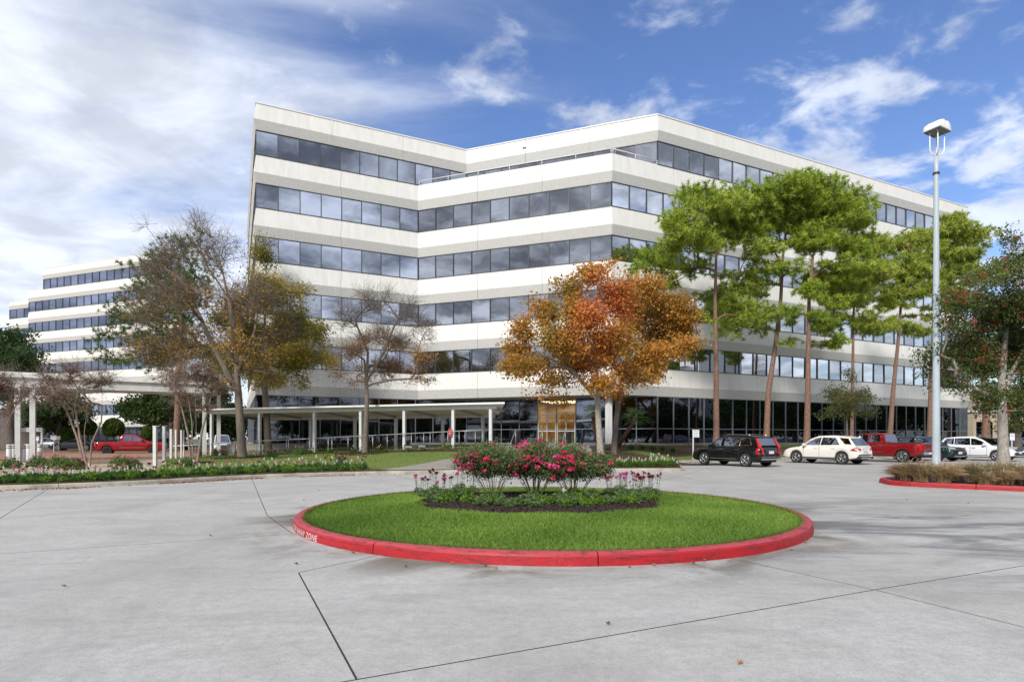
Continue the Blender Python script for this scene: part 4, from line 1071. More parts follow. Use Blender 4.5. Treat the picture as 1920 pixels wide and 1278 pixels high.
make_tree('oak_tree', 'green tree with rusty tips beyond the right end of the office block', Y=48, base=(1905, 838), seed=65,
          trunks=[[(1905, 840), (1905, 800), (1910, 760)]],
          blobs=[(1900, 760, 44, 20), (1860, 745, 30, 18), (1935, 740, 40, 30), (1905, 795, 36, 12), (1845, 765, 18, 10)], ntips=500, lsize=.22, spread=.34, **{**bk, 'colf': pal((0.03, 0.055, 0.015), (0.08, 0.11, 0.03), (0.22, 0.13, 0.03))})
# farther belt closing the horizon, and the trees across the street that the glass mirrors
dt = make_tree('distant_tree', 'far green tree closing the view beyond the buildings', 'tree', Y=120, base=(960, 822), seed=66, bark='bark_dk', R0=.4, r0=.02, step=1.2,
          trunks=[[(960, 836), (960, 800), (962, 780)]], blobs=[(930, 770, 40, 24), (990, 768, 40, 26), (960, 750, 44, 24), (960, 785, 60, 16), (905, 790, 30, 14), (1015, 790, 30, 14)],
          ntips=600, nsub=8, n_leaf=18, lsize=.55, spread=.7, colf=OAK, group='distant tree belt')
spots = [(-150, 130), (-165, 150), (-140, 160), (-120, 150), (-185, 140), (-45, 85), (-36, 95), (112, 92), (128, 100), (100, 84), (140, 84), (90, 100), (152, 96), (86, 74)]
bm_spots = [(62, 24), (70, 36), (76, 14), (66, 4), (84, 30), (90, 42), (58, -8), (74, -14), (96, 52), (104, 36), (110, 22), (88, -22), (52, -24), (-90, -55), (-50, -60), (-28, -60), (-4, -60), (8, -58), (104, -52), (116, -44), (60, -62), (84, -60), (48, -62), (-60, -45), (-46, -50), (-34, -44), (-22, -50), (-10, -45), (2, -48), (42, -50), (54, -44), (66, -50), (78, -46), (-72, -38), (14, -40), (92, -40)]
dt.location = (spots[0][0], spots[0][1], 0)
ORD = ['first','second','third','fourth','fifth','sixth','seventh','eighth','ninth','tenth','eleventh','twelfth','thirteenth','fourteenth','fifteenth','sixteenth','seventeenth','eighteenth','nineteenth']
def ordw(n):
    if n <= 19: return ORD[n - 1]
    t, u = divmod(n, 10); T = {2: ('twenty', 'twentieth'), 3: ('thirty', 'thirtieth'), 4: ('forty', 'fortieth')}[t]
    return T[1] if u == 0 else T[0] + '-' + ORD[u - 1]
rank = {p: i + 1 for i, p in enumerate(sorted(spots, key=lambda p: p[0] / p[1]))}
dt['label'] = 'far green tree, ' + ordw(rank[spots[0]]) + ' from the left in the distant tree belt'
for i, (x, y) in enumerate(spots[1:] + bm_spots):
    c = copy_tree(dt); c.location = (x, y, 0); c.rotation_euler = (0, 0, i * 1.3); s = 0.75 + 0.35 * ((i * 37) % 10) / 10; c.scale = (s, s, s)
    if i < len(spots) - 1: c['label'] = 'far green tree, ' + ordw(rank[(x, y)]) + ' from the left in the distant tree belt'
    else: c['label'] = 'street tree across from the office, mirrored in its glass'; c['group'] = 'trees across the street'
# ------------------------------------------------------------------ clipped topiary by the far block
def topiary(u, v, Y, r, label):
    p = PX(u, v, Y); o = tag(empty('topiary_shrub', (p.x, p.y, 0.14)), label, 'topiary', 'clipped shrubs before the far office block')
    mb = MB(); mb.tube([(0, 0, 0), (0.03, 0, p.z - .14)], .09, 8); mb.build('trunk', M['bark_dk'], o)
    rs = np.random.RandomState(int(u)); d = rs.randn(2600, 3); d /= np.linalg.norm(d, axis=1)[:, None]
    rr = r * (1 - .05 * rs.rand(2600)); c = d * rr[:, None] * np.array([1, 1, 1.12]); c[:, 2] = np.maximum(c[:, 2], -r * .75); c[:, 2] += p.z - .14
    sc = np.where(c[:, 2] > p.z, 1 - .0 * c[:, 2], 1)
    V, Fc = leaf_quads(c, .2, rs, .8); col = np.repeat(lerp3((0.06, 0.10, 0.012), (0.15, 0.22, 0.03), rs.rand(2600)), 4, axis=0)
    link('foliage', np_mesh('foliage', V, Fc, M['leaf'], col), o)
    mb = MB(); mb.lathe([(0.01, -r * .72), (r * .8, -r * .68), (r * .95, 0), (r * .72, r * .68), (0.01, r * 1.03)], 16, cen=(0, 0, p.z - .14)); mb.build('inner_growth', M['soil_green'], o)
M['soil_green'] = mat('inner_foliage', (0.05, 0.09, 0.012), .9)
topiary(165, 803, 72, .95, 'round clipped shrub behind the crape myrtle stems')
topiary(213, 803, 72, 1.15, 'domed clipped shrub above the tail of the red pickup')
topiary(280, 812, 74, .85, 'clipped shrub above the nose of the red pickup')
topiary(124, 815, 70, .85, 'low clipped shrub above the dark sedan')
# ================================================================== CANOPIES, RAILS, POSTS
cv = tag(empty('walkway_canopy', (-10.0, 36.8, 0)), 'long low white canopy over the ramp in front of the left wing', 'canopy')
CO = Vector((-0.1, 33.0)); cdir = Vector((-0.9397, 0.342)); cn = Vector((0.342, 0.9397))
def CP(s, q): return CO + cdir * s + cn * q
ZF, ZB = 3.42, 3.10; CL = 23.0; CW = 4.1
def czz(q): return ZF + (ZB - ZF) * q / CW
def cbox(mb, s0, s1, q0, q1, z0, z1, mi=0, slope=True, sk=0):
    a = czz(q0) if slope else 0; b = czz(q1) if slope else 0
    P = [CP(s0, q0), CP(s1, q0), CP(s1, q1), CP(s0 + sk, q1)]; zz = [a, a, b, b]
    v = [(p.x, p.y, z0 + zz[i]) for i, p in enumerate(P)] + [(p.x, p.y, z1 + zz[i]) for i, p in enumerate(P)]
    mb.add(v, [(0, 1, 2, 3), (7, 6, 5, 4), (0, 4, 5, 1), (1, 5, 6, 2), (2, 6, 7, 3), (3, 7, 4, 0)], mi)
mb = MB(); cbox(mb, 0.15, CL, -0.5, CW + .4, 0.06, 0.16, sk=2.3); mb.build('roof', M['coping'], cv)
for q in (-0.12, CW - .1): 
    mb = MB(); cbox(mb, .8 if q < 1 else 2.6, CL - .3, q, q + .14, -0.16, 0.055); mb.build('beam', M['white'], cv)
def post_s(u):          # parameter along the canopy line for photo column u
    k = (u - 960) / F; return (k * 33.0 + 0.1) / (-0.9397 - k * 0.342)
FRONT = [398, 488, 590.6, 677.6, 759, 850.7, 920.8]; BACKU = [398 + 52, 582, 665.5, 742, 830, 905]
def gz(s): 
    x = CP(s, 0).x; return ramp_z(x)
ss = [post_s(u) for u in FRONT]
ssb = []
for u in BACKU:
    k = (u - 960) / F; o = CO + cn * (CW - .03); ssb.append((k * o.y - o.x) / (-0.9397 - k * 0.342))
for lst, q in ((ss, -.05), (ssb, CW - .03)):
    for s in lst:
        mb = MB(); P = CP(s, q); mb.box(-.085, .085, -.085, .085, gz(s) - .1, czz(max(0, q)) - .165, 0, Matrix.Translation((P.x, P.y, 0)) @ Matrix.Rotation(R(-20), 4, 'Z')); mb.build('post', M['white'], cv)
for i in range(5, int(CL / .45)):
    mb = MB(); s = .1 + i * .45; cbox(mb, s, s + .40, .03, CW - .12, 0.022, 0.052); mb.build('soffit_slat', M['fabricroof'], cv)
for s in ss:
    mb = MB(); cbox(mb, s - .06, s + .06, .03, CW - .12 if s > 2.7 else 1.6, -0.12, 0.015); mb.build('cross_beam', M['rib'], cv)
place(cv)
# handrail along the ramp
hr = tag(empty('ramp_handrail', (-12, 37.4, 0)), 'galvanised handrail along the ramp under the low canopy', 'handrail')
def rail_run(parent, s0, s1, q, us, name='rail', h=.90):
    mb = MB(); pts = []
    n = 8
    for i in range(n + 1):
        s = s0 + (s1 - s0) * i / n; p = CP(s, q); pts.append((p.x, p.y, gz(s) + h))
    mb.tube(pts, .028, 8); mb.build(name, M['steel'], parent)
    for u in us:
        s = post_s(u); p = CP(s, q); mb = MB(); mb.tube([(p.x, p.y, gz(s) - .15), (p.x, p.y, gz(s) + h - .02)], .022, 6); mb.build('rail_post', M['steel'], parent)
rail_run(hr, post_s(403), post_s(588), -.30, [403, 416, 450, 487, 543, 547, 586])
rail_run(hr, post_s(594), post_s(909), -.30, [594, 621, 628, 658, 695, 704, 731, 776, 799, 811, 844, 865, 876, 895, 909])
place(hr)
for u0, lab in ((953, 'stair handrail at the left edge of the entrance steps'), (1003, 'stair handrail left of the lobby doors'), (1046, 'stair handrail right of the lobby doors'), (1078, 'dark stair handrail at the right edge of the entrance steps')):
    k = (u0 + 14 - 960) / F; Y1 = 34.0; x1 = k * Y1; o = tag(empty('stair_handrail', (x1, Y1, FZ)), lab, 'handrail', 'handrails on the entrance steps'); mb = MB()
    mt = M['dark'] if u0 == 1078 else M['steel']
    mb.tube([(.0, .35, 0), (0, .35, .9), (0, .05, .92), (-.32, -1.55, .10), (-.32, -1.55, -.75)], .022, 8); mb.build('rail', mt, o)
    mb = MB(); mb.tube([(0, .05, 0), (0, .05, .9)], .02, 8); mb.build('post', mt, o)
# tall covered walk at the far left
tcn = tag(empty('covered_walk', (-27, 38, 0)), 'tall white flat-roofed covered walk crossing the far left', 'canopy')
TO = Vector((-33.9, 33.6)); td = Vector((0.87, 0.493)); tn = Vector((-0.493, 0.87))
TL = 15.2; z0, z1 = 4.75, 5.5
def tb(mb, s0, s1, q0, q1, a, b, mi=0):
    P = [TO + td * s0 + tn * q0, TO + td * s1 + tn * q0, TO + td * s1 + tn * q1, TO + td * s0 + tn * q1]
    mb.prism(P, a, b, mi)
mb = MB(); tb(mb, -9, TL, -.30, 3.0, 5.30, 5.62); mb.build('roof', M['coping'], tcn)
mb = MB(); tb(mb, -9, TL - .3, -.12, .12, 4.72, 5.295); mb.build('beam', M['white'], tcn)
mb = MB(); tb(mb, -9, TL - .3, 2.5, 2.74, 4.72, 5.295); mb.build('beam', M['white'], tcn)
mb = MB(); tb(mb, TL - .295, TL - .05, -.12, 2.74, 4.72, 5.295); mb.build('beam', M['rib'], tcn)
for (u, Yp) in ((33.7, 34.6), (61.4, 33.4), (383, 40.4), (410, 42.5)):
    p = PX(u, 860, Yp); mb = MB(); mb.box(-.125, .125, -.125, .125, .12, 4.73, 0, Matrix.Translation((p.x, p.y, 0)) @ Matrix.Rotation(R(28), 4, 'Z')); mb.build('post', M['white'], tcn)
place(tcn)
# bollards
for i, (u, Yp, lab) in enumerate(((17, 34.4, 'white banded bollard, leftmost of the row under the covered walk'), (25, 35.2, 'white banded bollard, second from the left in the row'), (43, 34.8, 'white banded bollard just right of the first square post'),
                               (50.5, 37.0, 'white banded bollard half hidden behind its neighbour'), (54, 36.2, 'white banded bollard left of the second square post'), (74.5, 37.8, 'white banded bollard standing alone right of the posts'))):
    p = PX(u, 860, Yp); o = tag(empty('bollard', (p.x, p.y, .13)), lab, 'bollard', 'white bollards under the covered walk')
    mb = MB(); mb.lathe([(.135, 0), (.135, .86), (.13, .865), (.13, .885), (.135, .89), (.135, .99), (.13, .995), (.13, 1.005), (.135, 1.01), (.135, 1.06), (.11, 1.09), (0.0, 1.10)], 20); mb.build('shaft', M['white'], o)
    mb = MB(); mb.lathe([(.137, .855), (.137, .885)], 20); mb.lathe([(.137, .985), (.137, 1.01)], 20); mb.build('dark_band', M['dark'], o)
# slim white posts beside the crape myrtle
for i, (u, vt, vb, w) in enumerate(((291, 799, 873, .16), (308, 800, 870, .14), (321, 805, 858, .13), (330, 806, 858, .10), (340, 807, 855, .09), (344.5, 807, 848, .08), (360, 809, 844, .07))):
    Yp = F * (CAMH - .16) / (vb - HV) if vb > 865 else 38 + (858 - vb) * .45
    p = PX(u, vt, Yp); o = tag(empty('white_post', (p.x, p.y, .15)), ['thick square white post, leftmost of the bare posts', 'second square white post from the left', 'grey-white post third in the row of bare posts', 'narrow white post fourth in the row', 'narrow white post fifth in the row', 'thin leaning white post sixth in the row', 'thinnest white post at the right of the row'][i], 'post', 'bare white posts by the sidewalk')
    mb = MB(); mb.box(-w / 2, w / 2, -w / 2, w / 2, 0, p.z - .15); mb.build('shaft', M['white'], o); mb = MB(); mb.box(-w * .6, w * .6, -w * .6, w * .6, p.z - .149, p.z - .12); mb.build('cap', M['coping'], o)
# low sidewalk railing behind the posts
o = tag(empty('sidewalk_railing', (-23, 43, .2)), 'low white rail linking the bare posts to the canopy', 'railing')
mb = MB(); a = PX(322, 836, 41.5); b = PX(398, 832, 42.5); mb.tube([a - o.location, b - o.location], .04, 6); mb.build('rail', M['white'], o)
# ---------------------------------------------------------------- signs
def text_mesh(s, size, m, name='lettering'):
    cu = bpy.data.curves.new(name, 'FONT'); cu.body = s; cu.size = size; cu.align_x = 'CENTER'; cu.align_y = 'CENTER'
    t = bpy.data.objects.new(name, cu); C.objects.link(t); bpy.context.view_layer.update()
    me = bpy.data.meshes.new_from_object(t.evaluated_get(bpy.context.evaluated_depsgraph_get())); bpy.data.objects.remove(t)
    me.name = name; me.materials.clear(); me.materials.append(m); return me
M['signwhite'] = mat('sign_white', (0.70, 0.71, 0.72), 0.5)
M['signtext'] = mat('sign_print', (0.10, 0.12, 0.22), 0.6)
def small_sign(u, vt, vb, Y, w, h, label, posts=1, zb=.14, lines=3, side=0, group=None, pw=.06):
    p = PX(u, vt, Y); o = tag(empty('parking_sign', (p.x, p.y, zb)), label, 'sign', group); H = p.z - zb
    off = side * (w / 2 - pw / 2)
    for k in range(posts):
        x = 0 if posts == 1 else (-w / 2 + .04 if k == 0 else w / 2 - .04)
        mb = MB(); mb.box(x - pw / 2, x + pw / 2, -.03, .03, 0, H + (.02 if posts == 1 and side else -.001)); mb.build('post', M['white'], o)
    mb = MB(); mb.box(off - w / 2, off + w / 2, -.055, -.031, H - h, H); mb.build('panel', M['signwhite'], o)
    for k in range(lines):
        zz = H - h * (.16 + .22 * k); ww = w * (.7, .8, .5, .66)[k % 4]
        mb = MB(); 
        n = 7
        for q in range(n):
            x0 = off - ww / 2 + ww * q / n; mb.box(x0, x0 + ww / n * .72, -.058, -.0555, zz - h * .035, zz + h * .035)
        mb.build('printed_line', M['signtext'], o)
    return o
small_sign(1299.5, 805.5, 860, 36.4, .40, .46, 'white notice sign on a slim white post beside the black car', side=1, lines=4, pw=.075)
small_sign(70, 818, 843, 60, .40, .42, 'small white parking sign behind the second square post', lines=2)
small_sign(101, 816, 841, 62, .62, .45, 'wide blank white sign on the island before the dark sedan', lines=1)
small_sign(110, 817, 840, 63.5, .42, .38, 'smaller grey-white sign just right of the wide blank one', lines=1)
small_sign(222, 817, 826, 70, .3, .36, 'small white sign low behind the bed of the red pickup', lines=1)
small_sign(387, 811, 836, 52, .32, .6, 'white sign between the two canopy posts', lines=1)
small_sign(1897, 812, 845, 42, .34, .5, 'white sign standing right of the grey holly trunk', lines=2)
small_sign(1838, 815, 826, 64, .4, .35, 'small white sign left of the red-barked pine', lines=1)
o = tag(empty('clearance_bar_sign', (-44, 57, .14)), 'white horizontal bar sign on two posts behind the square posts', 'sign')
a = PX(38, 803, 57); b = PX(78.5, 807, 57); mb = MB(); mb.box(a.x - o.location.x, b.x - o.location.x, -.03, .03, a.z - .45, a.z - .06); mb.build('panel', M['signwhite'], o)
for p in (a, b): mb = MB(); mb.box(p.x - o.location.x - .08, p.x - o.location.x + .08, -.06, .05, 0, a.z - .1); mb.build('post', M['white'], o)
mb = MB()
for q in list(range(0, 8)) + list(range(14, 22)): mb.box(a.x - o.location.x + .65 + q * .085, a.x - o.location.x + .65 + q * .085 + .06, -.034, -.031, a.z - .29, a.z - .20)
mb.build('printed_line', M['signtext'], o)
o = tag(empty('accessible_sign', (-7.0, 35.0, 0)), 'small red sign on the canopy post by the ramp rail', 'sign'); p = PX(844, 811, 34.0); o.location = (p.x, p.y, p.z - .3)
mb = MB(); mb.box(-.1, .1, -.02, .0, .1, .55); mb.build('panel', mat('sign_red', (0.5, 0.02, 0.03), .5), o); mb = MB(); mb.box(-.07, .07, -.024, -.021, .34, .38); mb.box(-.07, .07, -.024, -.021, .26, .29); mb.build('printed_line', M['signwhite'], o)
# green exit sign by the garage
# ---------------------------------------------------------------- lamp post
lp = tag(empty('lamp_post', (14.19, 19.5, .13)), 'tall pale tapered lamp post with a twin-hooded lamp head', 'lamp post')
mb = MB(); mb.lathe([(.17, 0), (.17, .05), (.125, .06), (.118, 1.0), (.072, 10.4), (.065, 10.95), (.0, 10.96)], 20); mb.build('pole', M['pole'], lp)
mb = MB(); mb.lathe([(.10, 10.28), (.10, 10.34)], 16); mb.build('collar', M['dark'], lp)
hd_z = 11.72; th = R(62)
mb = MB()
Rm = Matrix.Translation((0.03, 0, 0)) @ Matrix.Rotation(R(28), 4, 'Z')
for sx in (-1, 1):
    for sy in (-1, 1):
        pts = [(sx * .05, 0, 10.9), (sx * .15, sy * .09, 10.97), (sx * .20, sy * .12, 11.10), (sx * .205, sy * .12, hd_z)]
        mb.tube([Rm @ Vector(p) for p in pts], .019, 8)
mb.build('bracket', M['coping'], lp)
mb = MB(); L2, W2 = .36, .26; vs = []; n = 10
for yy in (-W2, W2):
    for i in range(n + 1):
        for h in (0, 1): pass
def hood(sy):
    """two quarter-round hoods meeting at a valley, seen end on"""
    vs = []; fs = []
    prof = []
    for sgn in (-1, 1):
        for i in range(9):
            t = math.pi * (i / 8); 
    for i in range(17):
        x = -L2 + 2 * L2 * i / 16; xx = abs(x) / L2
        z = .27 * math.sqrt(max(0, 1 - xx ** 2.6)) * (1 - .14 * math.exp(-(x / .07) ** 2)); prof.append((x, z))
    for (x, z) in prof: vs += [(x, -W2, hd_z), (x, -W2, hd_z + z), (x, -W2 * .55, hd_z + z * 1.12), (x, W2 * .55, hd_z + z * 1.12), (x, W2, hd_z + z), (x, W2, hd_z)]
    for i in range(16):
        for k in range(5): fs.append((i * 6 + k, i * 6 + k + 1, (i + 1) * 6 + k + 1, (i + 1) * 6 + k))
    return [Rm @ Vector(v) for v in vs], fs
v, f = hood(1); mb.add(v, f, 0, True); mb.build('lamp_hood', M['coping'], lp)
mb = MB(); mb.box(-L2 + .01, L2 - .01, -W2 + .01, W2 - .01, hd_z - .012, hd_z + .02, 0, Rm); mb.build('lamp_lens', mat('lamp_lens_glass', (0.16, 0.19, 0.15), 0.15, var=.4, vscale=12), lp)
mb = MB(); mb.box(-L2, L2, -W2, -W2 + .02, hd_z - .03, hd_z + .001, 0, Rm); mb.box(-L2, L2, W2 - .02, W2, hd_z - .03, hd_z + .001, 0, Rm); mb.box(-L2, -L2 + .02, -W2 + .021, W2 - .021, hd_z - .03, hd_z + .001, 0, Rm); mb.box(L2 - .02, L2, -W2 + .021, W2 - .021, hd_z - .03, hd_z + .001, 0, Rm); mb.build('lens_frame', M['steel'], lp)
# ---------------------------------------------------------------- bins, planter, flood lamps
def bin_(u, Y, label, m):
    p = PX(u, 830, Y); o = tag(empty('litter_bin', (p.x, p.y, FZ)), label, 'litter bin'); mb = MB(); mb.lathe([(.26, 0), (.28, .8), (.30, .82), (.30, .92), (.18, .96), (0, .96)], 20); mb.build('body', m, o); mb = MB(); mb.lathe([(.17, .965), (.13, .98), (.0, .97)], 16); mb.build('lid', M['dark'], o)
bin_(967.5, 36.5, 'dark grey round litter bin left of the lobby doors', mat('bin_grey', (.06, .06, .065), .5)); bin_(1064, 45.5, 'black litter bin inside the entrance recess', M['dark'])
for u, lab in ((766, 'black landscape floodlight, left one of the pair on the lawn'), (791, 'black landscape floodlight, right one of the pair on the lawn')):
    p = PX(u, 845, 33.6); z = hgt(p.x, 33.6); o = tag(empty('floodlight', (p.x, 33.6, z), R(8)), lab, 'floodlight', 'floodlights on the lawn')
    mb = MB(); mb.tube([(0, 0, -.05), (0, 0, .22)], .02, 6); mb.build('stake', M['dark'], o)
    mb = MB(); mb.box(-.23, .23, -.10, .10, .22, .40); mb.box(-.25, .25, -.13, .12, .401, .43); mb.build('housing', M['dark'], o)
    mb = MB(); mb.box(-.20, .20, -.108, -.101, .25, .37); mb.build('lens', mat('flood_lens', (.25, .25, .22), .2), o)

# ================================================================== VEHICLES
def paint(name, col, metal=0.0, rough=.28):
    m, nt, b = newmat(name); b.inputs['Base Color'].default_value = (*col, 1); b.inputs['Metallic'].default_value = metal
    b.inputs['Roughness'].default_value = rough; b.inputs['Coat Weight'].default_value = 0.8; b.inputs['Coat Roughness'].default_value = .03; b.inputs['Specular IOR Level'].default_value = .15
    return m
M['p_black'] = paint('black_car_paint', (.006, .006, .007)); M['p_white'] = paint('white_car_paint', (.72, .70, .64)); M['p_white2'] = paint('pure_white_car_paint', (.74, .75, .77))
M['p_red'] = paint('red_car_paint', (.20, .004, .007), 0.0, .3); M['p_red2'] = paint('bright_red_car_paint', (.27, .006, .012)); M['p_green'] = paint('dark_green_car_paint', (.018, .045, .045), .4)
M['p_grey'] = paint('dark_grey_car_paint', (.03, .035, .045), .3); M['p_silver'] = paint('silver_car_paint', (.45, .48, .52), .3)
M['carglass'] = glassmat('car_glass', (0.22, 0.25, 0.30), (0.006, 0.007, 0.008)); M['tyre'] = mat('tyre_rubber', (.022, .022, .022), .85)
M['alloy'] = mat('alloy_rim', (.42, .43, .44), .3, .7); M['chrome'] = mat('chrome_trim', (.65, .66, .68), .15, .95); M['plastic'] = mat('black_plastic_trim', (.025, .025, .026), .6)
M['tail'] = paint('red_tail_lens', (.50, .008, .010)); M['head'] = mat('clear_headlamp', (.55, .58, .62), .08, .5); M['amber'] = paint('amber_lens', (.6, .15, .01)); M['plate'] = mat('licence_plate', (.65, .67, .70), .4)
def pl_(x, tab):
    if x <= tab[0][0]: return tab[0][1]
    for (a, ya), (b, yb) in zip(tab[:-1], tab[1:]):
        if x <= b:
            t = (x - a) / (b - a); return ya + (yb - ya) * t
    return tab[-1][1]
def vehicle(name, label, cat, pos, heading, L, W, H, paintm, top, roofp, wheels, wr=.37, sill=.30, belt=None, win=(), trimcol=None, cab=None, tail='suv', group=None,
            rimm=None, gh_w=(.90, .73), bed=None, front=True, roofrails=False, body_trim=True, spokes=5, screens=None):
    """x forward, top: shoulder/hood height table, roofp: roof height table between cab[0]..cab[1]"""
    o = tag(empty(name, (pos[0], pos[1], 0.0), heading), label, cat, group)
    hw = W / 2; x0, x1 = -L / 2, L / 2; belt = belt or (lambda x: pl_(x, top))
    xs = set([x0, x0 + .03, x0 + .10, x0 + .22, x0 + .4, x1, x1 - .03, x1 - .10, x1 - .25, x1 - .45])
    for wx in wheels:
        for k in range(-10, 11): xs.add(wx + k * (wr + .07) / 10)
        xs.add(wx - wr - .08); xs.add(wx + wr + .08)
    for a, _ in top: xs.add(a)
    for k in range(24): xs.add(x0 + L * k / 24)
    xs = sorted(x for x in xs if x0 - 1e-6 <= x <= x1 + 1e-6); st = []
    xs = [x for i, x in enumerate(xs) if i == 0 or x - xs[i - 1] > 1e-3]
    for x in xs:
        e = max(0, (abs(x) - (L / 2 - .50)) / .50); w = hw * (1 - .16 * e ** 2.5)
        zb = sill + (.10 * e if tail != 'x' else 0)
        ar = wr + .06
        for wx in wheels:
            d = abs(x - wx)
            if d < ar: zb = max(zb, wr + math.sqrt(ar * ar - d * d))
        zt = pl_(x, top)
        zb = min(zb, zt - .12); hm = (zt - zb)
        st.append([(0, zb), (w * .80, zb), (w * .965, zb + .0), (w * .985, zb + hm * .12), (w, zb + hm * .40), (w * .995, zb + hm * .62), (w * .965, zt - .10 * min(1, hm)), (w * .92, zt - .03), (w * .84, zt), (w * .4, zt + .012), (0, zt + .015)])
    n = len(st[0]); v = []; f = []
    for x, s in zip(xs, st):
        for (y, z) in s: v.append((x, y, z))
        for (y, z) in s: v.append((x, -y, z))
    m2 = 2 * n
    for i in range(len(xs) - 1):
        for k in range(n - 1):
            f.append((i * m2 + k, (i + 1) * m2 + k, (i + 1) * m2 + k + 1, i * m2 + k + 1))
            f.append((i * m2 + n + k + 1, (i + 1) * m2 + n + k + 1, (i + 1) * m2 + n + k, i * m2 + n + k))
    f.append([k for k in range(n)][::-1] + [n + k for k in range(n)]); e_ = (len(xs) - 1) * m2; f.append([e_ + k for k in range(n)] + [e_ + n + k for k in range(n)][::-1])
    mb = MB(); mb.add(v, f, 0, True); bo = mb.build('body', [paintm], o)
    # cabin
    c0, c1 = cab; cx = sorted(set([a for a, _ in roofp] + [c0 + (c1 - c0) * k / 20 for k in range(21)])); v = []; f = []
    wb, wt = hw * gh_w[0], hw * gh_w[1]; Hr = max(z for _, z in roofp)
    def side_y(x, z):
        zb = pl_(x, top) - .02; return wb + (wt - wb) * (z - zb) / (Hr - zb)
    for x in cx:
        zb = pl_(x, top) - .03; zr = max(zb + .01, pl_(x, roofp)); hh = zr - zb
        row = [(wb, zb), (side_y(x, zb + hh * .5), zb + hh * .5), (side_y(x, zr - .07 * min(1, hh * 3)), zr - .07 * min(1, hh * 3)), (side_y(x, zr) * .965, zr - .018 * min(1, hh * 3)), (side_y(x, zr) * .80, zr), (0, zr + .02 * min(1, hh * 3))]
        for (y, z) in row: v.append((x, y, z))
        for (y, z) in row: v.append((x, -y, z))
    for i in range(len(cx) - 1):
        for k in range(5):
            f.append((i * 12 + k, (i + 1) * 12 + k, (i + 1) * 12 + k + 1, i * 12 + k + 1)); f.append((i * 12 + 6 + k + 1, (i + 1) * 12 + 6 + k + 1, (i + 1) * 12 + 6 + k, i * 12 + 6 + k))
    f.append([k for k in range(6)][::-1] + [6 + k for k in range(6)]); e_ = (len(cx) - 1) * 12; f.append([e_ + k for k in range(6)] + [e_ + 6 + k for k in range(6)][::-1])
    mb = MB(); mb.add(v, f, 0, True); mb.build('cabin', [paintm], o)
    # side windows: polygons (x, z) lying on the cabin side
    for sy in (1, -1):
        for poly in win:
            q = []; 
            for (x, z) in poly: q.append((x, sy * (side_y(x, z) + .006), z))
            qi = [(a, b - sy * .02, c) for a, b, c in q]; m_ = len(q)
            mb = MB(); mb.add(q + qi, [list(range(m_)) if sy < 0 else list(range(m_))[::-1]] + [(i, (i + 1) % m_, (i + 1) % m_ + m_, i + m_) for i in range(m_)]); mb.build('side_window', M['carglass'], o)
            if trimcol is not None:
                mb = MB(); mb.tube([(a, b + sy * .004, c) for a, b, c in q] + [(q[0][0], q[0][1] + sy * .004, q[0][2])], .011, 4, cap=False); mb.build('window_trim', trimcol, o)
    # wind-screens
    for nm, (xa, xb), ins in (screens or ()):
        v = []; za = max(pl_(xa, roofp), pl_(xa, top)); K = 6
        for i in range(K + 1):
            x = xa + (xb - xa) * i / K; z = pl_(x, roofp); y = max(.1, side_y(x, z) * .93 - .03); dn = .014
            d = (pl_(xb, roofp) - pl_(xa, roofp)); dx = xb - xa; ln = math.hypot(d, dx); nx, nz = (-d / ln, dx / ln) if dx * 1 > 0 else (d / ln, -dx / ln)
            if nz < 0: nx, nz = -nx, -nz
            for yy, cz in ((y, 0), (y * .5, .012), (0, .018), (-y * .5, .012), (-y, 0)): v.append((x + nx * dn, yy, z + nz * (dn + cz)))
        f = [(i * 5 + k, (i + 1) * 5 + k, (i + 1) * 5 + k + 1, i * 5 + k + 1) for i in range(K) for k in range(4)]
        mb = MB(); mb.add(v, f, 0, True); mb.build(nm, M['carglass'], o)
    # wheels
    for wx in wheels:
        for sy in (1, -1):
            tw = .235; yo = sy * (hw - .015); w_ = empty('wheel', (wx, yo - sy * tw / 2, wr)); w_.parent = o
            mb = MB(); prof = [(wr * .66, -tw / 2 + .02), (wr * .74, -tw / 2), (wr * .93, -tw / 2), (wr, -tw / 2 + .035), (wr, tw / 2 - .035), (wr * .93, tw / 2), (wr * .74, tw / 2), (wr * .66, tw / 2 - .02)]
            mb.lathe(prof, 28, 'y'); mb.build('tyre', M['tyre'], w_)
            mb = MB(); rr = wr * .68; yf = sy * (tw / 2 - .012)
            mb.lathe([(rr, yf - sy * .05), (rr, yf), (rr * .90, yf), (rr * .88, yf - sy * .03)], 28, 'y'); mb.lathe([(.0, yf - sy * .0), (rr * .18, yf - sy * .0), (rr * .2, yf - sy * .03)], 12, 'y')
            for k in range(spokes):
                t = 2 * math.pi * k / spokes + .3
                for dt_ in ((-.14, .14) if spokes < 6 else (0,)):
                    a = Vector((math.cos(t + dt_ * .4) * rr * .12, yf - sy * .008, math.sin(t + dt_ * .4) * rr * .12)); b = Vector((math.cos(t + dt_) * rr * .92, yf - sy * .004, math.sin(t + dt_) * rr * .92))
                    mb.tube([a, b], [.022, .017], 4)
            mb.build('rim', rimm or M['alloy'], w_)
            mb = MB(); mb.lathe([(.0, yf - sy * .07), (rr, yf - sy * .06)], 20, 'y'); mb.build('brake_disc', M['dark'], w_)
    mb = MB(); mb.box(x0 + .25, x1 - .3, -hw * .78, hw * .78, sill - .04, sill + .35); mb.box(wheels[0] - .45, wheels[0] + .45, -hw * .70, hw * .70, sill, sill + .5); mb.box(wheels[1] - .45, wheels[1] + .45, -hw * .70, hw * .70, sill, sill + .5); mb.build('underbody', M['plastic'], o)
    return o, side_y
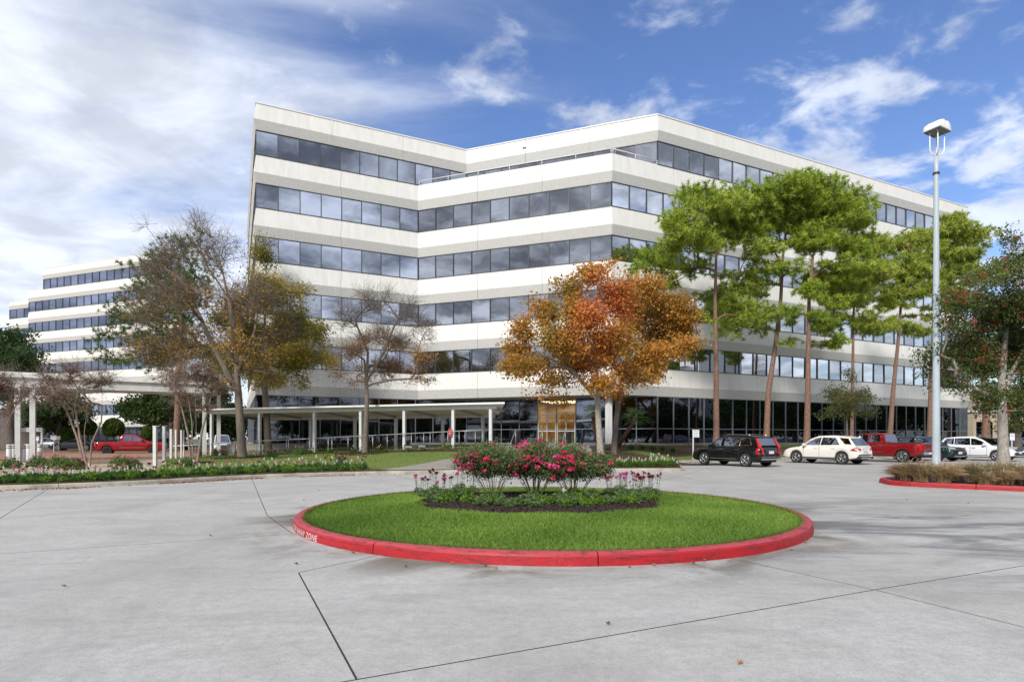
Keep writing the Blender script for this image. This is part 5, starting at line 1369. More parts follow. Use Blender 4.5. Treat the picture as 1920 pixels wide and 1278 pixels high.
def part_box(o, name, m, x0, x1, y0, y1, z0, z1, both=False):
    for s in ((1, -1) if both else (1,)):
        mb = MB(); a, b = sorted((s * y0, s * y1)); mb.box(x0, x1, a, b, z0, z1); mb.build(name, m, o)
def poly_slab(o, name, m, pts, thick, axis):
    """pts: 3d outline; extruded by thick along axis vector"""
    ax = Vector(axis) * thick; n = len(pts); v = [Vector(p) for p in pts] + [Vector(p) + ax for p in pts]
    mb = MB(); mb.add(v, [list(range(n)), list(range(n, 2 * n))[::-1]] + [(i, (i + 1) % n, (i + 1) % n + n, i + n) for i in range(n)]); mb.build(name, m, o)
def door_lines(o, W, xs, z0, z1, gapm=None):
    for x in xs:
        for s in (1, -1):
            y = s * (W / 2 + .0008); mb = MB(); mb.box(x - .007, x + .007, min(y, y - s * .05), max(y, y - s * .05), z0, z1); mb.build('door_gap', gapm or M['plastic'], o)
def mirrors(o, W, x, z, m):
    for s in (1, -1):
        mb = MB(); y0, y1 = sorted((s * (W / 2 - .06), s * (W / 2 + .16))); mb.box(x - .07, x + .09, y0, y1, z, z + .15); mb.build('wing_mirror', m, o)
def handles(o, W, xs, z, m):
    for x in xs:
        for s in (1, -1):
            mb = MB(); y0, y1 = sorted((s * (W / 2 - .02), s * (W / 2 + .025))); mb.box(x - .10, x + .10, y0, y1, z, z + .03); mb.build('door_handle', m, o)
def rear_common(o, L, W, zplate, bumper_z, trim=None, ym=.26):
    x = -L / 2
    part_box(o, 'number_plate', M['plate'], x - .03, x - .012, -.20, .20, zplate, zplate + .15)
def grille_front(o, L, W, zg, hg, wg, lampz, zbump, plate=True, grm=None, lamp=None):
    x = L / 2
    part_box(o, 'grille', grm or M['plastic'], x - .06, x + .02, -wg, wg, zg, zg + hg)
    for k in range(3): part_box(o, 'grille_bar', M['chrome'], x + .0205, x + .03, -wg + .03, wg - .03, zg + hg * (.2 + .3 * k) - .008, zg + hg * (.2 + .3 * k) + .008)
    for s in (1, -1):
        pts = [(x - .01, s * (wg + .03), lampz), (x - .01, s * (wg + .03), lampz + .13), (x - .20, s * (W / 2 - .07), lampz + .20), (x - .22, s * (W / 2 - .06), lampz + .07)]
        poly_slab(o, 'headlight', lamp or M['head'], pts, .05, (1, 0, 0))
    part_box(o, 'bumper_grille', M['plastic'], x - .05, x + .025, -W * .33, W * .33, zbump, zbump + .16)
    part_box(o, 'skid_plate', M['chrome'], x - .06, x + .03, -W * .30, W * .30, zbump - .10, zbump - .03)
    if plate: part_box(o, 'number_plate', M['plate'], x + .026, x + .038, -.20, .20, zbump + .10, zbump + .25)
def head(deg_left): return R(90 + deg_left)          # nose pointing away from the camera, turned left by deg

# black seven-seat SUV --------------------------------------------------
phi = 29
def at_rear(u, Y, L, W, phi_, which='rear_left'):
    """centre so that the rear near-side (left) corner sits at photo column u, distance Y"""
    x = (u - 960) / F * Y; d = Vector((-math.sin(R(phi_)), math.cos(R(phi_)))); rt = Vector((math.cos(R(phi_)), math.sin(R(phi_))))
    return Vector((x, Y)) + d * L / 2 + rt * W / 2
L, W = 4.95, 1.93
pos = at_rear(1424, 31.6, L, W, phi)
o, sy_ = vehicle('parked_suv', 'glossy black SUV seen from behind, nearest in the parking row', 'SUV', pos, head(phi), L, W, 1.76, M['p_black'],
    top=[(-2.475, .62), (-2.44, .95), (-2.36, 1.10), (-1.5, 1.13), (.9, 1.08), (1.25, 1.06), (2.0, .98), (2.35, .86), (2.475, .60)], roofp=[(-2.36, 1.10), (-2.06, 1.64), (-1.6, 1.73), (-.6, 1.77), (.1, 1.74), (.6, 1.60), (1.25, 1.07)], cab=(-2.38, 1.27),
    wheels=(-1.49, 1.49), wr=.385, sill=.30, trimcol=M['chrome'], win=[[(-1.85, 1.22), (-1.72, 1.58), (-1.12, 1.63), (-1.12, 1.17)], [(-1.07, 1.17), (-1.07, 1.635), (-.12, 1.65), (-.05, 1.15)], [(0, 1.15), (-.04, 1.64), (.20, 1.60), (.62, 1.44), (.95, 1.15)]],
    screens=[('rear_window', (-2.31, -2.09), 0), ('windshield', (.2, 1.15), 0)], spokes=5)
for s in (1, -1):
    for pts in ([(-2.50, s * .93, .70), (-2.50, s * .62, .72), (-2.50, s * .66, .98), (-2.42, s * .70, 1.10), (-2.40, s * .93, 1.10), (-2.30, s * .965, .98), (-2.30, s * .965, .72)],):
        poly_slab(o, 'taillight', M['tail'], [Vector(p) for p in pts], .05, (1, 0, 0))
    poly_slab(o, 'taillight', M['tail'], [(-2.42, s * .70, 1.10), (-2.40, s * .90, 1.10), (-2.16, s * .80, 1.56), (-2.14, s * .68, 1.60)], .06, (1, 0, 0))
part_box(o, 'bumper_trim', M['chrome'], -2.52, -2.45, -.78, .78, .56, .585); part_box(o, 'bumper_trim', M['chrome'], -2.515, -2.45, -.80, .80, .40, .48); part_box(o, 'tailgate_trim', M['chrome'], -2.50, -2.46, -.45, .45, .90, .93)
part_box(o, 'rocker_trim', M['chrome'], -.95, .95, .965, .975, .42, .455, True); rear_common(o, L, W, .74, .5); door_lines(o, W, (.98, -.08, -1.1), .45, 1.02); mirrors(o, W, .85, 1.10, M['p_black']); handles(o, W, (.12, -.95), .93, M['chrome'])
for s in (1, -1): mb = MB(); mb.tube([(-1.7, s * .69, 1.74), (-1.5, s * .68, 1.80), (-.2, s * .68, 1.82), (.25, s * .69, 1.74)], .018, 6); mb.build('roof_rail', M['chrome'], o)
# cream white SUV ------------------------------------------------------
L, W = 4.82, 1.93; phi = 32
pos = at_rear(1607, 34.6, L, W, phi)
o, sy_ = vehicle('parked_suv', 'cream white SUV with red wedge tail lights beside the black one', 'SUV', pos, head(phi), L, W, 1.78, M['p_white'],
    top=[(-2.41, .62), (-2.37, .90), (-2.25, 1.10), (-1.5, 1.15), (.9, 1.09), (1.2, 1.08), (1.95, .98), (2.28, .84), (2.41, .62)], roofp=[(-2.27, 1.08), (-1.85, 1.60), (-1.5, 1.71), (-.6, 1.77), (.1, 1.74), (.55, 1.58), (1.2, 1.09)], cab=(-2.28, 1.22),
    wheels=(-1.46, 1.46), wr=.385, sill=.32, win=[[(-1.30, 1.20), (-1.05, 1.62), (-.22, 1.65), (-.12, 1.17)], [(-.06, 1.17), (-.15, 1.65), (.18, 1.60), (.60, 1.42), (.92, 1.17)], [(-2.02, 1.22), (-1.80, 1.58), (-1.25, 1.63), (-1.62, 1.24)]],
    screens=[('rear_window', (-2.21, -1.87), 0), ('windshield', (.15, 1.1), 0)], spokes=5)
for s in (1, -1):
    poly_slab(o, 'taillight', M['tail'], [(-2.42, s * .55, .98), (-2.42, s * .55, .86), (-2.36, s * .93, .84), (-2.02, s * .965, .84), (-2.16, s * .955, .96), (-2.32, s * .92, 1.02)], .04, (1, 0, 0))
    part_box(o, 'reflector', M['plastic'], -2.435, -2.36, *sorted((s * .50, s * .80)), .585, .61)
part_box(o, 'lower_bumper', M['plastic'], -2.44, -2.2, -.84, .84, .34, .50); part_box(o, 'skid_plate', M['chrome'], -2.455, -2.43, -.55, .55, .36, .43); part_box(o, 'running_board', M['alloy'], -1.0, 1.0, .90, 1.0, .30, .34, True); part_box(o, 'sill_trim', M['plastic'], -1.02, 1.02, .93, .972, .35, .42, True)
rear_common(o, L, W, .80, .5); part_box(o, 'tailgate_handle', M['chrome'], -2.44, -2.40, -.32, .32, .99, 1.015); door_lines(o, W, (.95, -.09), .45, 1.06); mirrors(o, W, .82, 1.13, M['p_white']); handles(o, W, (.15, -.95), .97, M['p_white'])
# red crew pickup right --------------------------------------------------
def pickup(name, label, pos, heading, L, W, paintm, cabx, roofz, beltz, bedz, wheels, wr, rimm, tonneau=False, rearm=True):
    ca, cb = cabx
    o, sy = vehicle(name, label, 'pickup truck', pos, heading, L, W, roofz, paintm,
        top=[(-L / 2, .62), (-L / 2 + .03, bedz - .03), (-L / 2 + .12, bedz), (ca - .05, bedz), (ca + .02, beltz), (cb, beltz), (L / 2 - .35, beltz - .06), (L / 2 - .06, beltz - .16), (L / 2, .72)],
        roofp=[(ca, beltz), (ca + .12, roofz - .06), (ca + .35, roofz), (cb - 1.15, roofz), (cb - .85, roofz - .07), (cb, beltz)], cab=(ca, cb),
        wheels=wheels, wr=wr, sill=.42, win=[[(ca + .32, beltz + .07), (ca + .36, roofz - .12), (ca + 1.02, roofz - .11), (ca + 1.02, beltz + .06)], [(ca + 1.12, beltz + .06), (ca + 1.12, roofz - .11), (cb - 1.05, roofz - .12), (cb - .42, beltz + .05)]],
        screens=[('rear_window', (ca + .02, ca + .11), 0), ('windshield', (cb - .86, cb - .08), 0)], gh_w=(.92, .78), rimm=rimm, spokes=6 if rimm is None else 5)
    xr = -L / 2
    part_box(o, 'bed_cover' if tonneau else 'bed_interior', M['plastic'], xr + .12, ca - .12, -W / 2 + .13, W / 2 - .13, bedz - .02, bedz + .035)
    part_box(o, 'bumper', M['chrome'] if not tonneau else paintm, xr - .14, xr - .01, -W / 2 + .06, W / 2 - .06, .52, .70)
    for s in (1, -1):
        poly_slab(o, 'taillight', M['tail'], [(xr - .02, s * (W / 2 - .20), .80), (xr - .02, s * (W / 2 - .20), bedz - .10), (xr + .08, s * (W / 2 + .004), bedz - .10), (xr + .08, s * (W / 2 + .004), .80)], .05, (1, 0, 0))
    part_box(o, 'number_plate', M['plate'], xr - .155, xr - .142, -.2, .2, .56, .68)
    part_box(o, 'tailgate', paintm, xr - .035, xr - .005, -W / 2 + .24, W / 2 - .24, .76, bedz - .05)
    door_lines(o, W, (ca + .05, ca + 1.07, cb - .35), .52, beltz - .03); mirrors(o, W, cb - .52, beltz + .06, M['plastic']); handles(o, W, (ca + .35, ca + 1.35), beltz - .16, M['chrome'] if rimm is None else paintm)
    part_box(o, 'side_trim', M['chrome'], ca, cb - .4, W / 2 + .001, W / 2 + .012, .66, .70, True)
    grille_front(o, L, W, .86, .28, .52, .90, .56)
    return o
L, W = 5.85, 2.02; phi = 33
pos = at_rear(1727, 37.4, L, W, phi)
pickup('parked_pickup', 'dark red crew-cab pickup parked behind the lamp post', pos, head(phi), L, W, M['p_red'], (-.75, 1.75), 1.93, 1.28, 1.28, (-1.80, 1.85), .41, None)
# red pickup left, crossing to the right ---------------------------------
L, W = 5.9, 2.0
c0 = Vector(((248 - 960) / F * 57.6, 57.6))
pickup('red_pickup', 'bright red four-door pickup with black wheels on the paver lot', c0, R(27), L, W, M['p_red2'], (-.95, 1.45), 1.93, 1.27, 1.25, (-1.95, 1.78), .41, M['plastic'], True)
# dark green SUV facing the camera ----------------------------------------
def head_on(name, label, u_front_left, Y, L, W, H, paintm, ang, cat='SUV', scale=1.0):
    """nose towards the camera, ang = direction of the nose in degrees below +x"""
    d = Vector((math.cos(R(ang)), -math.sin(R(ang)))); lf = Vector((d.y, -d.x)) * -1
    lf = Vector((-d.y, d.x)) * 1
    x = (u_front_left - 960) / F * Y
    # right-hand side of the car as seen by its driver is the side the camera sees at left
    rt = Vector((d.y, -d.x)); corner = Vector((x, Y)); pos = corner - d * L / 2 - rt * W / 2
    k = H / 1.70
    o, sy = vehicle(name, label, cat, pos, math.atan2(d.y, d.x), L, W, H, paintm,
        top=[(-L / 2, .60), (-L / 2 + .05, .95), (-L / 2 + .2, 1.08 * k), (.8, 1.04 * k), (1.15, 1.03 * k), (L / 2 - .45, .96 * k), (L / 2 - .12, .86 * k), (L / 2, .60)],
        roofp=[(-L / 2 + .12, 1.06 * k), (-L / 2 + .55, H - .10), (-1.2, H - .02), (-.4, H), (.05, H - .03), (.5, H - .20), (1.18, 1.03 * k)], cab=(-L / 2 + .1, 1.2),
        wheels=(-1.40, 1.42), wr=.36, sill=.28, win=[[(-1.95, 1.20 * k), (-1.72, H - .16), (-1.22, H - .13), (-1.22, 1.13 * k)], [(-1.16, 1.12 * k), (-1.16, H - .12), (-.22, H - .11), (-.15, 1.10 * k)], [(-.1, 1.10 * k), (-.15, H - .12), (.15, H - .17), (.55, H - .34), (.9, 1.10 * k)]],
        screens=[('rear_window', (-L / 2 + .18, -L / 2 + .52), 0), ('windshield', (.1, 1.1), 0)], spokes=5)
    grille_front(o, L, W, .72, .22, .50, .80, .42); door_lines(o, W, (.9, -.12, -1.15), .42, 1.0 * k); mirrors(o, W, .78, 1.08 * k, paintm); handles(o, W, (.1, -.95), .90 * k, M['chrome'])
    part_box(o, 'rocker_trim', M['chrome'] if paintm is M['p_white2'] else M['plastic'], -.95, .95, W / 2 - .01, W / 2 + .008, .38, .41, True)
    for s in (1, -1): part_box(o, 'taillight', M['tail'], -L / 2 - .01, -L / 2 + .12, *sorted((s * .55, s * (W / 2 - .06))), .85, .98)
    return o
head_on('parked_suv', 'dark green SUV facing out behind the lamp post', 1783, 39.5, 4.7, 1.9, 1.72, M['p_green'], 68)
head_on('parked_suv', 'bright white SUV facing out behind the holly trunk', 1900, 39.8, 4.85, 1.92, 1.72, M['p_white2'], 62)
head_on('parked_car', 'black car at the right edge behind the grasses', 1955, 47.0, 4.7, 1.85, 1.62, M['p_black'], 62)
# far cars at the left
def far_car(name, label, u, Y, rz, m, H=1.45, L=4.7):
    x = (u - 960) / F * Y
    o, s = vehicle(name, label, 'car', (x, Y), rz, L, 1.85, H, m, top=[(-L / 2, .6), (-L / 2 + .1, .92), (-1.6, .98), (1.0, .94), (L / 2 - .3, .80), (L / 2, .55)],
        roofp=[(-1.95, .97), (-1.25, H - .06), (-.5, H), (.1, H - .05), (1.05, .94)], cab=(-1.95, 1.05), wheels=(-1.4, 1.42), wr=.34, sill=.25,
        win=[[(-1.35, 1.02), (-1.1, H - .12), (-.2, H - .09), (-.15, 1.0)], [(-.1, 1.0), (-.15, H - .09), (.15, H - .15), (.75, 1.0)]], screens=[('rear_window', (-1.85, -1.3), 0), ('windshield', (.15, .98), 0)])
    o.location.z = .14; grille_front(o, L, 1.85, .55, .18, .5, .62, .34, plate=False)
    return o
far_car('dark_sedan', 'low dark blue-grey sedan parked beyond the small signs', 140, 69, R(200), M['p_grey'], 1.36, 4.8)
far_car('grey_sedan', 'grey car partly hidden behind the horizontal bar sign', 88, 72, R(15), M['p_silver'], 1.5)
o = far_car('white_van', 'white van seen between the canopy posts and the bare tree', 416, 66, R(-60), M['p_white2'], 1.85, 4.9)
far_car('dark_car', 'dark blue car beyond the nose of the red pickup', 322, 72, R(10), M['p_grey'], 1.5)
# ================================================================== GRASS, BEDS, FLOWERS
def blades(name, pts, h, w, m, c0, c1, rs, lean=.45, parent=None, **kw):
    n = len(pts); t = rs.rand(n) * 6.283; d = np.stack([np.cos(t), np.sin(t), np.zeros(n)], 1)
    hh = h * (.55 + .7 * rs.rand(n)); ln = rs.randn(n, 2) * lean * h
    tip = pts + np.stack([ln[:, 0], ln[:, 1], hh], 1)
    V = np.stack([pts - d * w, pts + d * w, tip], 1).reshape(-1, 3); Fc = np.arange(n * 3).reshape(-1, 3)
    q = np.clip(rs.rand(n) * .75 + .3 * (vnoise(pts, 1.9, 2) * .5 + .5) + .34 * vnoise(pts, .9, 9) - .05, 0, 1)
    col = np.repeat(lerp3(c0, c1, q), 3, axis=0)
    o = link(name, np_mesh(name, V, Fc, m, col), parent); o['kind'] = 'stuff'
    if parent is None: tag(o, **kw)
    return o
rs = np.random.RandomState(5)
BED = (0.60, 12.85, 2.72, 2.30)
n = 260000; r = np.sqrt(rs.rand(n)) * (IR - .19); t = rs.rand(n) * 6.2832; x = ISL[0] + r * np.cos(t); y = ISL[1] + r * np.sin(t)
inb = ((x - BED[0]) / BED[2]) ** 2 + ((y - BED[1]) / BED[3]) ** 2 < .93 + .08 * np.sin(9 * np.arctan2(y - BED[1], x - BED[0]))
keep = ~inb & (rs.rand(n) < np.where(y < 13, 1, .6)); x, y = x[keep], y[keep]; rr = np.hypot(x - ISL[0], y - ISL[1]) / (IR - .2)
P = np.stack([x, y, .125 + .10 * np.maximum(0, 1 - rr ** 2)], 1)
blades('grass', P, .052, .006, M['blade'], (.095, .19, .022), (.38, .54, .10), rs, .75, label='short bright green turf on the round island', cat='grass')
# ragged tuft edge leaning over the kerb
n = 9000; t = rs.rand(n) * 6.2832; r = IR - .20 + rs.randn(n) * .012; P = np.stack([ISL[0] + r * np.cos(t), ISL[1] + r * np.sin(t), np.full(n, .13)], 1)
blades('grass', P, .075, .006, M['blade'], (.05, .11, .015), (.24, .34, .06), rs, .6, label='longer grass fringe along the island kerb', cat='grass')
# lawn blades
from mathutils.geometry import tessellate_polygon
def inside(px, py, poly):
    c = np.zeros(len(px), bool); n = len(poly)
    for i in range(n):
        x1, y1 = poly[i][0], poly[i][1]; x2, y2 = poly[(i + 1) % n][0], poly[(i + 1) % n][1]
        k = ((y1 > py) != (y2 > py)) & (px < (x2 - x1) * (py - y1) / (y2 - y1 + 1e-12) + x1); c ^= k
    return c
def scatter(poly, n, rs, dz=0.0):
    xs = [p[0] for p in poly]; ys = [p[1] for p in poly]; X = rs.uniform(min(xs), max(xs), n); Y = rs.uniform(min(ys), max(ys), n)
    k = inside(X, Y, poly); X, Y = X[k], Y[k]; return np.stack([X, Y, np.array([hgt(a, b) + dz for a, b in zip(X, Y)])], 1)
lp_near = [p for p in lawn_poly if True]
P = scatter(lawn_poly, 150000, rs); P = P[(P[:, 0] < 26)]
wk = inside(P[:, 0], P[:, 1], walk); P = P[~wk]
blades('grass', P, .085, .012, M['blade'], (.09, .16, .02), (.30, .38, .075), rs, .4, label='clipped grass of the sloping lawn', cat='grass')
# ---- mulch
def chips(name, P, rs, size=.035, c0=(.02, .012, .01), c1=(.10, .055, .04), **kw):
    V, Fc = leaf_quads(P + np.array([0, 0, .012]), size, rs, .4); col = np.repeat(lerp3(c0, c1, rs.rand(len(P)) ** 1.5), 4, axis=0)
    o = link(name, np_mesh(name, V, Fc, M['straw'], col)); tag(o, kind='stuff', **kw); return o
v = [(BED[0], BED[1], .335)]; fs = []; nn_ = 64; rings = 8
for i in range(1, rings + 1):
    for j in range(nn_):
        t = 2 * math.pi * j / nn_; q = i / rings * (1 + .035 * math.sin(5 * t + 1) + .02 * math.sin(11 * t)); x = BED[0] + BED[2] * q * math.cos(t); y = BED[1] + BED[3] * q * math.sin(t)
        v.append((x, y, island_z(x, y) + .07 * (1 - (i / rings) ** 3) + (.012 if i < rings else -.02)))
for j in range(nn_): fs.append((0, 1 + j, 1 + (j + 1) % nn_))
for i in range(1, rings):
    a = 1 + (i - 1) * nn_; b = a + nn_
    for j in range(nn_): fs.append((a + j, b + j, b + (j + 1) % nn_, a + (j + 1) % nn_))
mb = MB(); mb.add(v, fs, 0, True); o = mb.build('mulch_bed', M['soil']); tag(o, 'oval bed of dark bark mulch in the middle of the island', kind='structure')
def bed_z(x, y):
    q = min(1, math.hypot((x - BED[0]) / BED[2], (y - BED[1]) / BED[3])); return island_z(x, y) + .07 * (1 - q ** 3) + .01
n = 9000; r = np.sqrt(rs.rand(n)); t = rs.rand(n) * 6.28; X = BED[0] + BED[2] * r * np.cos(t); Y_ = BED[1] + BED[3] * r * np.sin(t)
P = np.stack([X, Y_, np.array([bed_z(a, b) for a, b in zip(X, Y_)])], 1); chips('bark_chips', P, rs, .045, label='loose dark bark chips in the island bed', cat='mulch')
# kerb-side bed at the left
def off_line(line, d, lo, hi):
    out = []
    for i in range(len(line)):
        a, b = line[max(0, i - 1)], line[min(len(line) - 1, i + 1)]; t = (b - a).normalized(); nrm = Vector((-t.y, t.x)); p = line[i] + nrm * d
        if lo <= line[i].x <= hi: out.append((p.x, p.y))
    return out
klr = [Vector((p.x, p.y)) for p in resample(kl, .5)]
bl_a = off_line(klr, .165, -30, -4.4); bl_b = off_line(klr, 1.75, -30, -6.6)
bedpoly = bl_a + bl_b[::-1]
terrain_patch('flower_bed_soil', bedpoly, M['soil2'], .035, step=.8, kind='structure', label='mulched flower bed strip behind the left kerb')
P = scatter(bedpoly, 16000, rs, .045); chips('bark_chips', P, rs, .05, (.03, .015, .01), (.15, .075, .045), label='reddish bark chips along the left kerb bed', cat='mulch')
pen = [(4.6, 28.2), (8.25, 28.5), (9.2, 32.2), (8.2, 31.2), (6.6, 30.0), (4.9, 29.6)]
terrain_patch('flower_bed_soil', pen, M['soil2'], .035, kind='structure', label='mulched bed at the kerb point near the black car')
P = scatter(pen, 6000, rs, .045); chips('bark_chips', P, rs, .05, (.03, .015, .01), (.15, .075, .045), label='bark chips in the bed near the black car', cat='mulch')
def ring_poly(cx, cy, r, k=20): return [(cx + r * math.cos(2 * math.pi * i / k) * (1 + .08 * math.sin(3 * i)), cy + r * .75 * math.sin(2 * math.pi * i / k)) for i in range(k)]
for (u, Yt, r, lab) in ((455, 34.6, 1.7, 'mulch ring round the tall bare tree'), (684, 34.5, 1.6, 'mulch ring round the small round-headed tree'), (1140, 34.2, 2.6, 'mulch ring round the two maples'), (365, 29.5, 1.0, 'mulch ring round the crape myrtle clump')):
    x = (u - 960) / F * Yt; pr = ring_poly(x, Yt - .1, r); terrain_patch('mulch_ring', pr, M['soil2'], .03, step=.4, kind='structure', label=lab)
    P = scatter(pr, 2500, rs, .04); chips('bark_chips', P, rs, .05, (.03, .015, .01), (.15, .075, .045), label='bark chips of the ' + lab, cat='mulch')
back_bed = [(5.6, 36.6), (9.6, 39.0), (14, 42.0), (24, 47.0), (24, 49.5), (11.3, 44.2), (7.6, 41.3), (5.4, 38.4)]
terrain_patch('planting_bed_soil', back_bed, M['soil2'], .03, step=.7, kind='structure', label='red-brown mulched bed under the storefront at the right')
def cover(name, P, h, size, c0, c1, rs, **kw):
    c = P + np.stack([rs.randn(len(P)) * .05, rs.randn(len(P)) * .05, rs.rand(len(P)) * h], 1); V, Fc = leaf_quads(c, size, rs, .5)
    col = np.repeat(lerp3(c0, c1, rs.rand(len(P))), 4, axis=0); o = link(name, np_mesh(name, V, Fc, M['leaf'], col)); tag(o, kind='stuff', **kw); return o
P = scatter(back_bed, 9000, rs, .03); P = P[vnoise(P, 1.2, 4) > -.15]
cover('ground_cover', P, .22, .09, (.07, .085, .02), (.20, .17, .045), rs, label='low olive ground cover under the right storefront', cat='ground cover')
fr = [CP(s, -.35) for s in np.linspace(1.2, 22, 30)]; frb = [CP(s, -1.35) for s in np.linspace(1.2, 22, 30)]
strip = [(p.x, p.y) for p in frb] + [(p.x, p.y) for p in fr[::-1]]
terrain_patch('planting_bed_soil', strip, M['soil2'], .03, step=.8, kind='structure', label='mulched strip along the foot of the ramp')
P = scatter(strip, 26000, rs, .03)
cover('ground_cover', P, .30, .08, (.025, .06, .015), (.12, .17, .035), rs, label='low green planting along the foot of the ramp', cat='ground cover')
inner = [(p.x, p.y) for p in [CP(s, CW + .5) for s in np.linspace(10, 20.5, 12)]] + [(p.x, p.y) for p in [CP(s, CW + 1.6) for s in np.linspace(10, 20.5, 12)][::-1]]
P = scatter(inner, 12000, rs, .5)
# hedge between ramp and glass
hx = tag(empty('low_hedge', (0, 0, 0)), 'clipped brown-green hedge behind the ramp below the left storefront', 'hedge')
Ph = []
for s in np.linspace(9.5, 19.5, 240):
    for q in range(24): p = CP(s + rs.randn() * .02, CW + .35 + rs.rand() * .9); Ph.append((p.x, p.y, gz(s) + .02 + rs.rand() * .62))
Ph = np.array(Ph); V, Fc = leaf_quads(Ph, .10, rs, .6); link('foliage', np_mesh('foliage', V, Fc, M['leaf'], np.repeat(lerp3((.05, .055, .018), (.16, .10, .04), rs.rand(len(Ph))), 4, axis=0)), hx)
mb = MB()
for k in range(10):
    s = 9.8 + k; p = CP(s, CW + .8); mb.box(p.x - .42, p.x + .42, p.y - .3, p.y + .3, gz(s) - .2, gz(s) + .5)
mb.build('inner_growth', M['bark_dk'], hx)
# ---- flowering plants -----------------------------------------------------
def leafy(rs, n, rad, h, size, c0, c1, aspect=.35):
    t = rs.rand(n) * 6.283; r = rad * np.sqrt(rs.rand(n)); z = h * (.1 + .9 * rs.rand(n)) * (1 - .5 * (r / rad) ** 2)
    c = np.stack([r * np.cos(t), r * np.sin(t), z], 1); V, Fc = leaf_quads(c, size, rs, aspect); return V, Fc, np.repeat(lerp3(c0, c1, rs.rand(n)), 4, axis=0)
HB = []
def heads(rs, k, rad, h, kind, c0, c1, hv=.06):
    Vs = []; HB.clear()
    for _ in range(k):
        t = rs.rand() * 6.283; r = rad * math.sqrt(rs.rand()); b = np.array([r * math.cos(t), r * math.sin(t), h + rs.randn() * hv]); HB.append(b)
        if kind == 'spike': m = 24; q = np.stack([rs.randn(m) * .015, rs.randn(m) * .015, rs.rand(m) * .12], 1)
        elif kind == 'flat': m = 26; q = np.stack([rs.randn(m) * .02, rs.randn(m) * .02, .016 * rs.randn(m)], 1)
        else: m = 16; q = rs.randn(m, 3) * .02
        Vs.append(b + q)
    c = np.concatenate(Vs); V, Fc = leaf_quads(c, .034, rs, .9); return V, Fc, np.repeat(lerp3(c0, c1, rs.rand(len(c))), 4, axis=0)
def stems(rs, k, rad, h):
    mb = MB()
    for _ in range(k):
        t = rs.rand() * 6.283; r = rad * math.sqrt(rs.rand()); mb.tube([(r * .3 * math.cos(t), r * .3 * math.sin(t), 0), (r * math.cos(t), r * math.sin(t), h)], .004, 3)
    return mb
GREEN_A = ((.03, .09, .015), (.14, .26, .04)); GREEN_B = ((.05, .10, .03), (.24, .34, .13)); GREEN_C = ((.06, .13, .02), (.22, .36, .05))
WHITE = ((.62, .62, .52), (.82, .82, .76)); DRED = ((.10, .006, .012), (.26, .01, .03)); PINK = ((.50, .10, .18), (.72, .30, .38)); MAG = ((.42, .03, .20), (.62, .12, .35)); CRIM = ((.62, .015, .08), (.88, .08, .24))
def proto(name, label, seed, rad, h, nl, lsz, gc, kind=None, fc=None, k=0, fh=0, group=None, stem=True, asp=.35):
    rs = np.random.RandomState(seed); o = empty(name, (0, -30, 0)); tag(o, label, 'flowering plant' if kind else 'plant', group)
    V, Fc, col = leafy(rs, nl, rad, h, lsz, gc[0], gc[1], asp); link('foliage', np_mesh('foliage', V, Fc, M['leaf'], col), o)
    if kind:
        V, Fc, col = heads(rs, k, rad * .85, fh, kind, fc[0], fc[1]); link('blossoms', np_mesh('blossoms', V, Fc, M['petal'], col), o)
        mb = MB(); ls = []
        for b in HB:
            mb.tube([(b[0] * .4, b[1] * .4, 0), (b[0] * .8, b[1] * .8, b[2] * .55), tuple(b)], .0045, 3)
            for j in range(9): f_ = .45 + .5 * rs.rand(); ls.append([b[0] * (.4 + .6 * f_) + rs.randn() * .02, b[1] * (.4 + .6 * f_) + rs.randn() * .02, b[2] * f_])
        V, Fc = leaf_quads(np.array(ls), lsz * .7, rs, .3); mb.build('stems', M['soil_green'], o)
        link('stem_leaves', np_mesh('stem_leaves', V, Fc, M['leaf'], np.repeat(lerp3(gc[0], gc[1], rs.rand(len(ls))), 4, axis=0)), o)
    return o
used = set()
def put(pr, x, y, z, label, group, s=1.0, rz=None):
    if pr.name not in used: o = pr; used.add(pr.name)
    else: o = copy_tree(pr)
    o.location = (x, y, z); o.rotation_euler = (0, 0, random.random() * 6.28 if rz is None else rz); o.scale = (s, s, s * random.uniform(.9, 1.12)); o['label'] = label; o['group'] = group; return o
pw = [proto('snapdragon', '', 70 + i, .22, .30, 420, .085, GREEN_A, 'spike', WHITE, 3, .36) for i in range(2)]
pg = [proto('leafy_bedding_plant', '', 75 + i, .27, .30, 620, .09, (GREEN_A, GREEN_C)[i], None, None, 0, 0, stem=False) for i in range(2)]
pr_ = [proto('dianthus', '', 80 + i, .20, .26, 320, .075, GREEN_B, 'flat', DRED, 4, .42) for i in range(2)]
pp = [proto('begonia', '', 85 + i, .24, .28, 420, .08, GREEN_B, 'ball', PINK, 5, .36) for i in range(2)]
random.seed(11)
def kpos(s_, off):
    # point along the kerb curve by x coordinate
    for i in range(len(klr) - 1):
        if klr[i].x <= s_ <= klr[i + 1].x:
            a, b = klr[i], klr[i + 1]; t = (s_ - a.x) / (b.x - a.x + 1e-9); d = (b - a).normalized(); p = a.lerp(b, t) + Vector((-d.y, d.x)) * off; return p
    return klr[0]
x = -17.4; cw = 0; cnt = {'d': 0, 'b': 0}
GL = 'flowers in the bed along the left kerb'
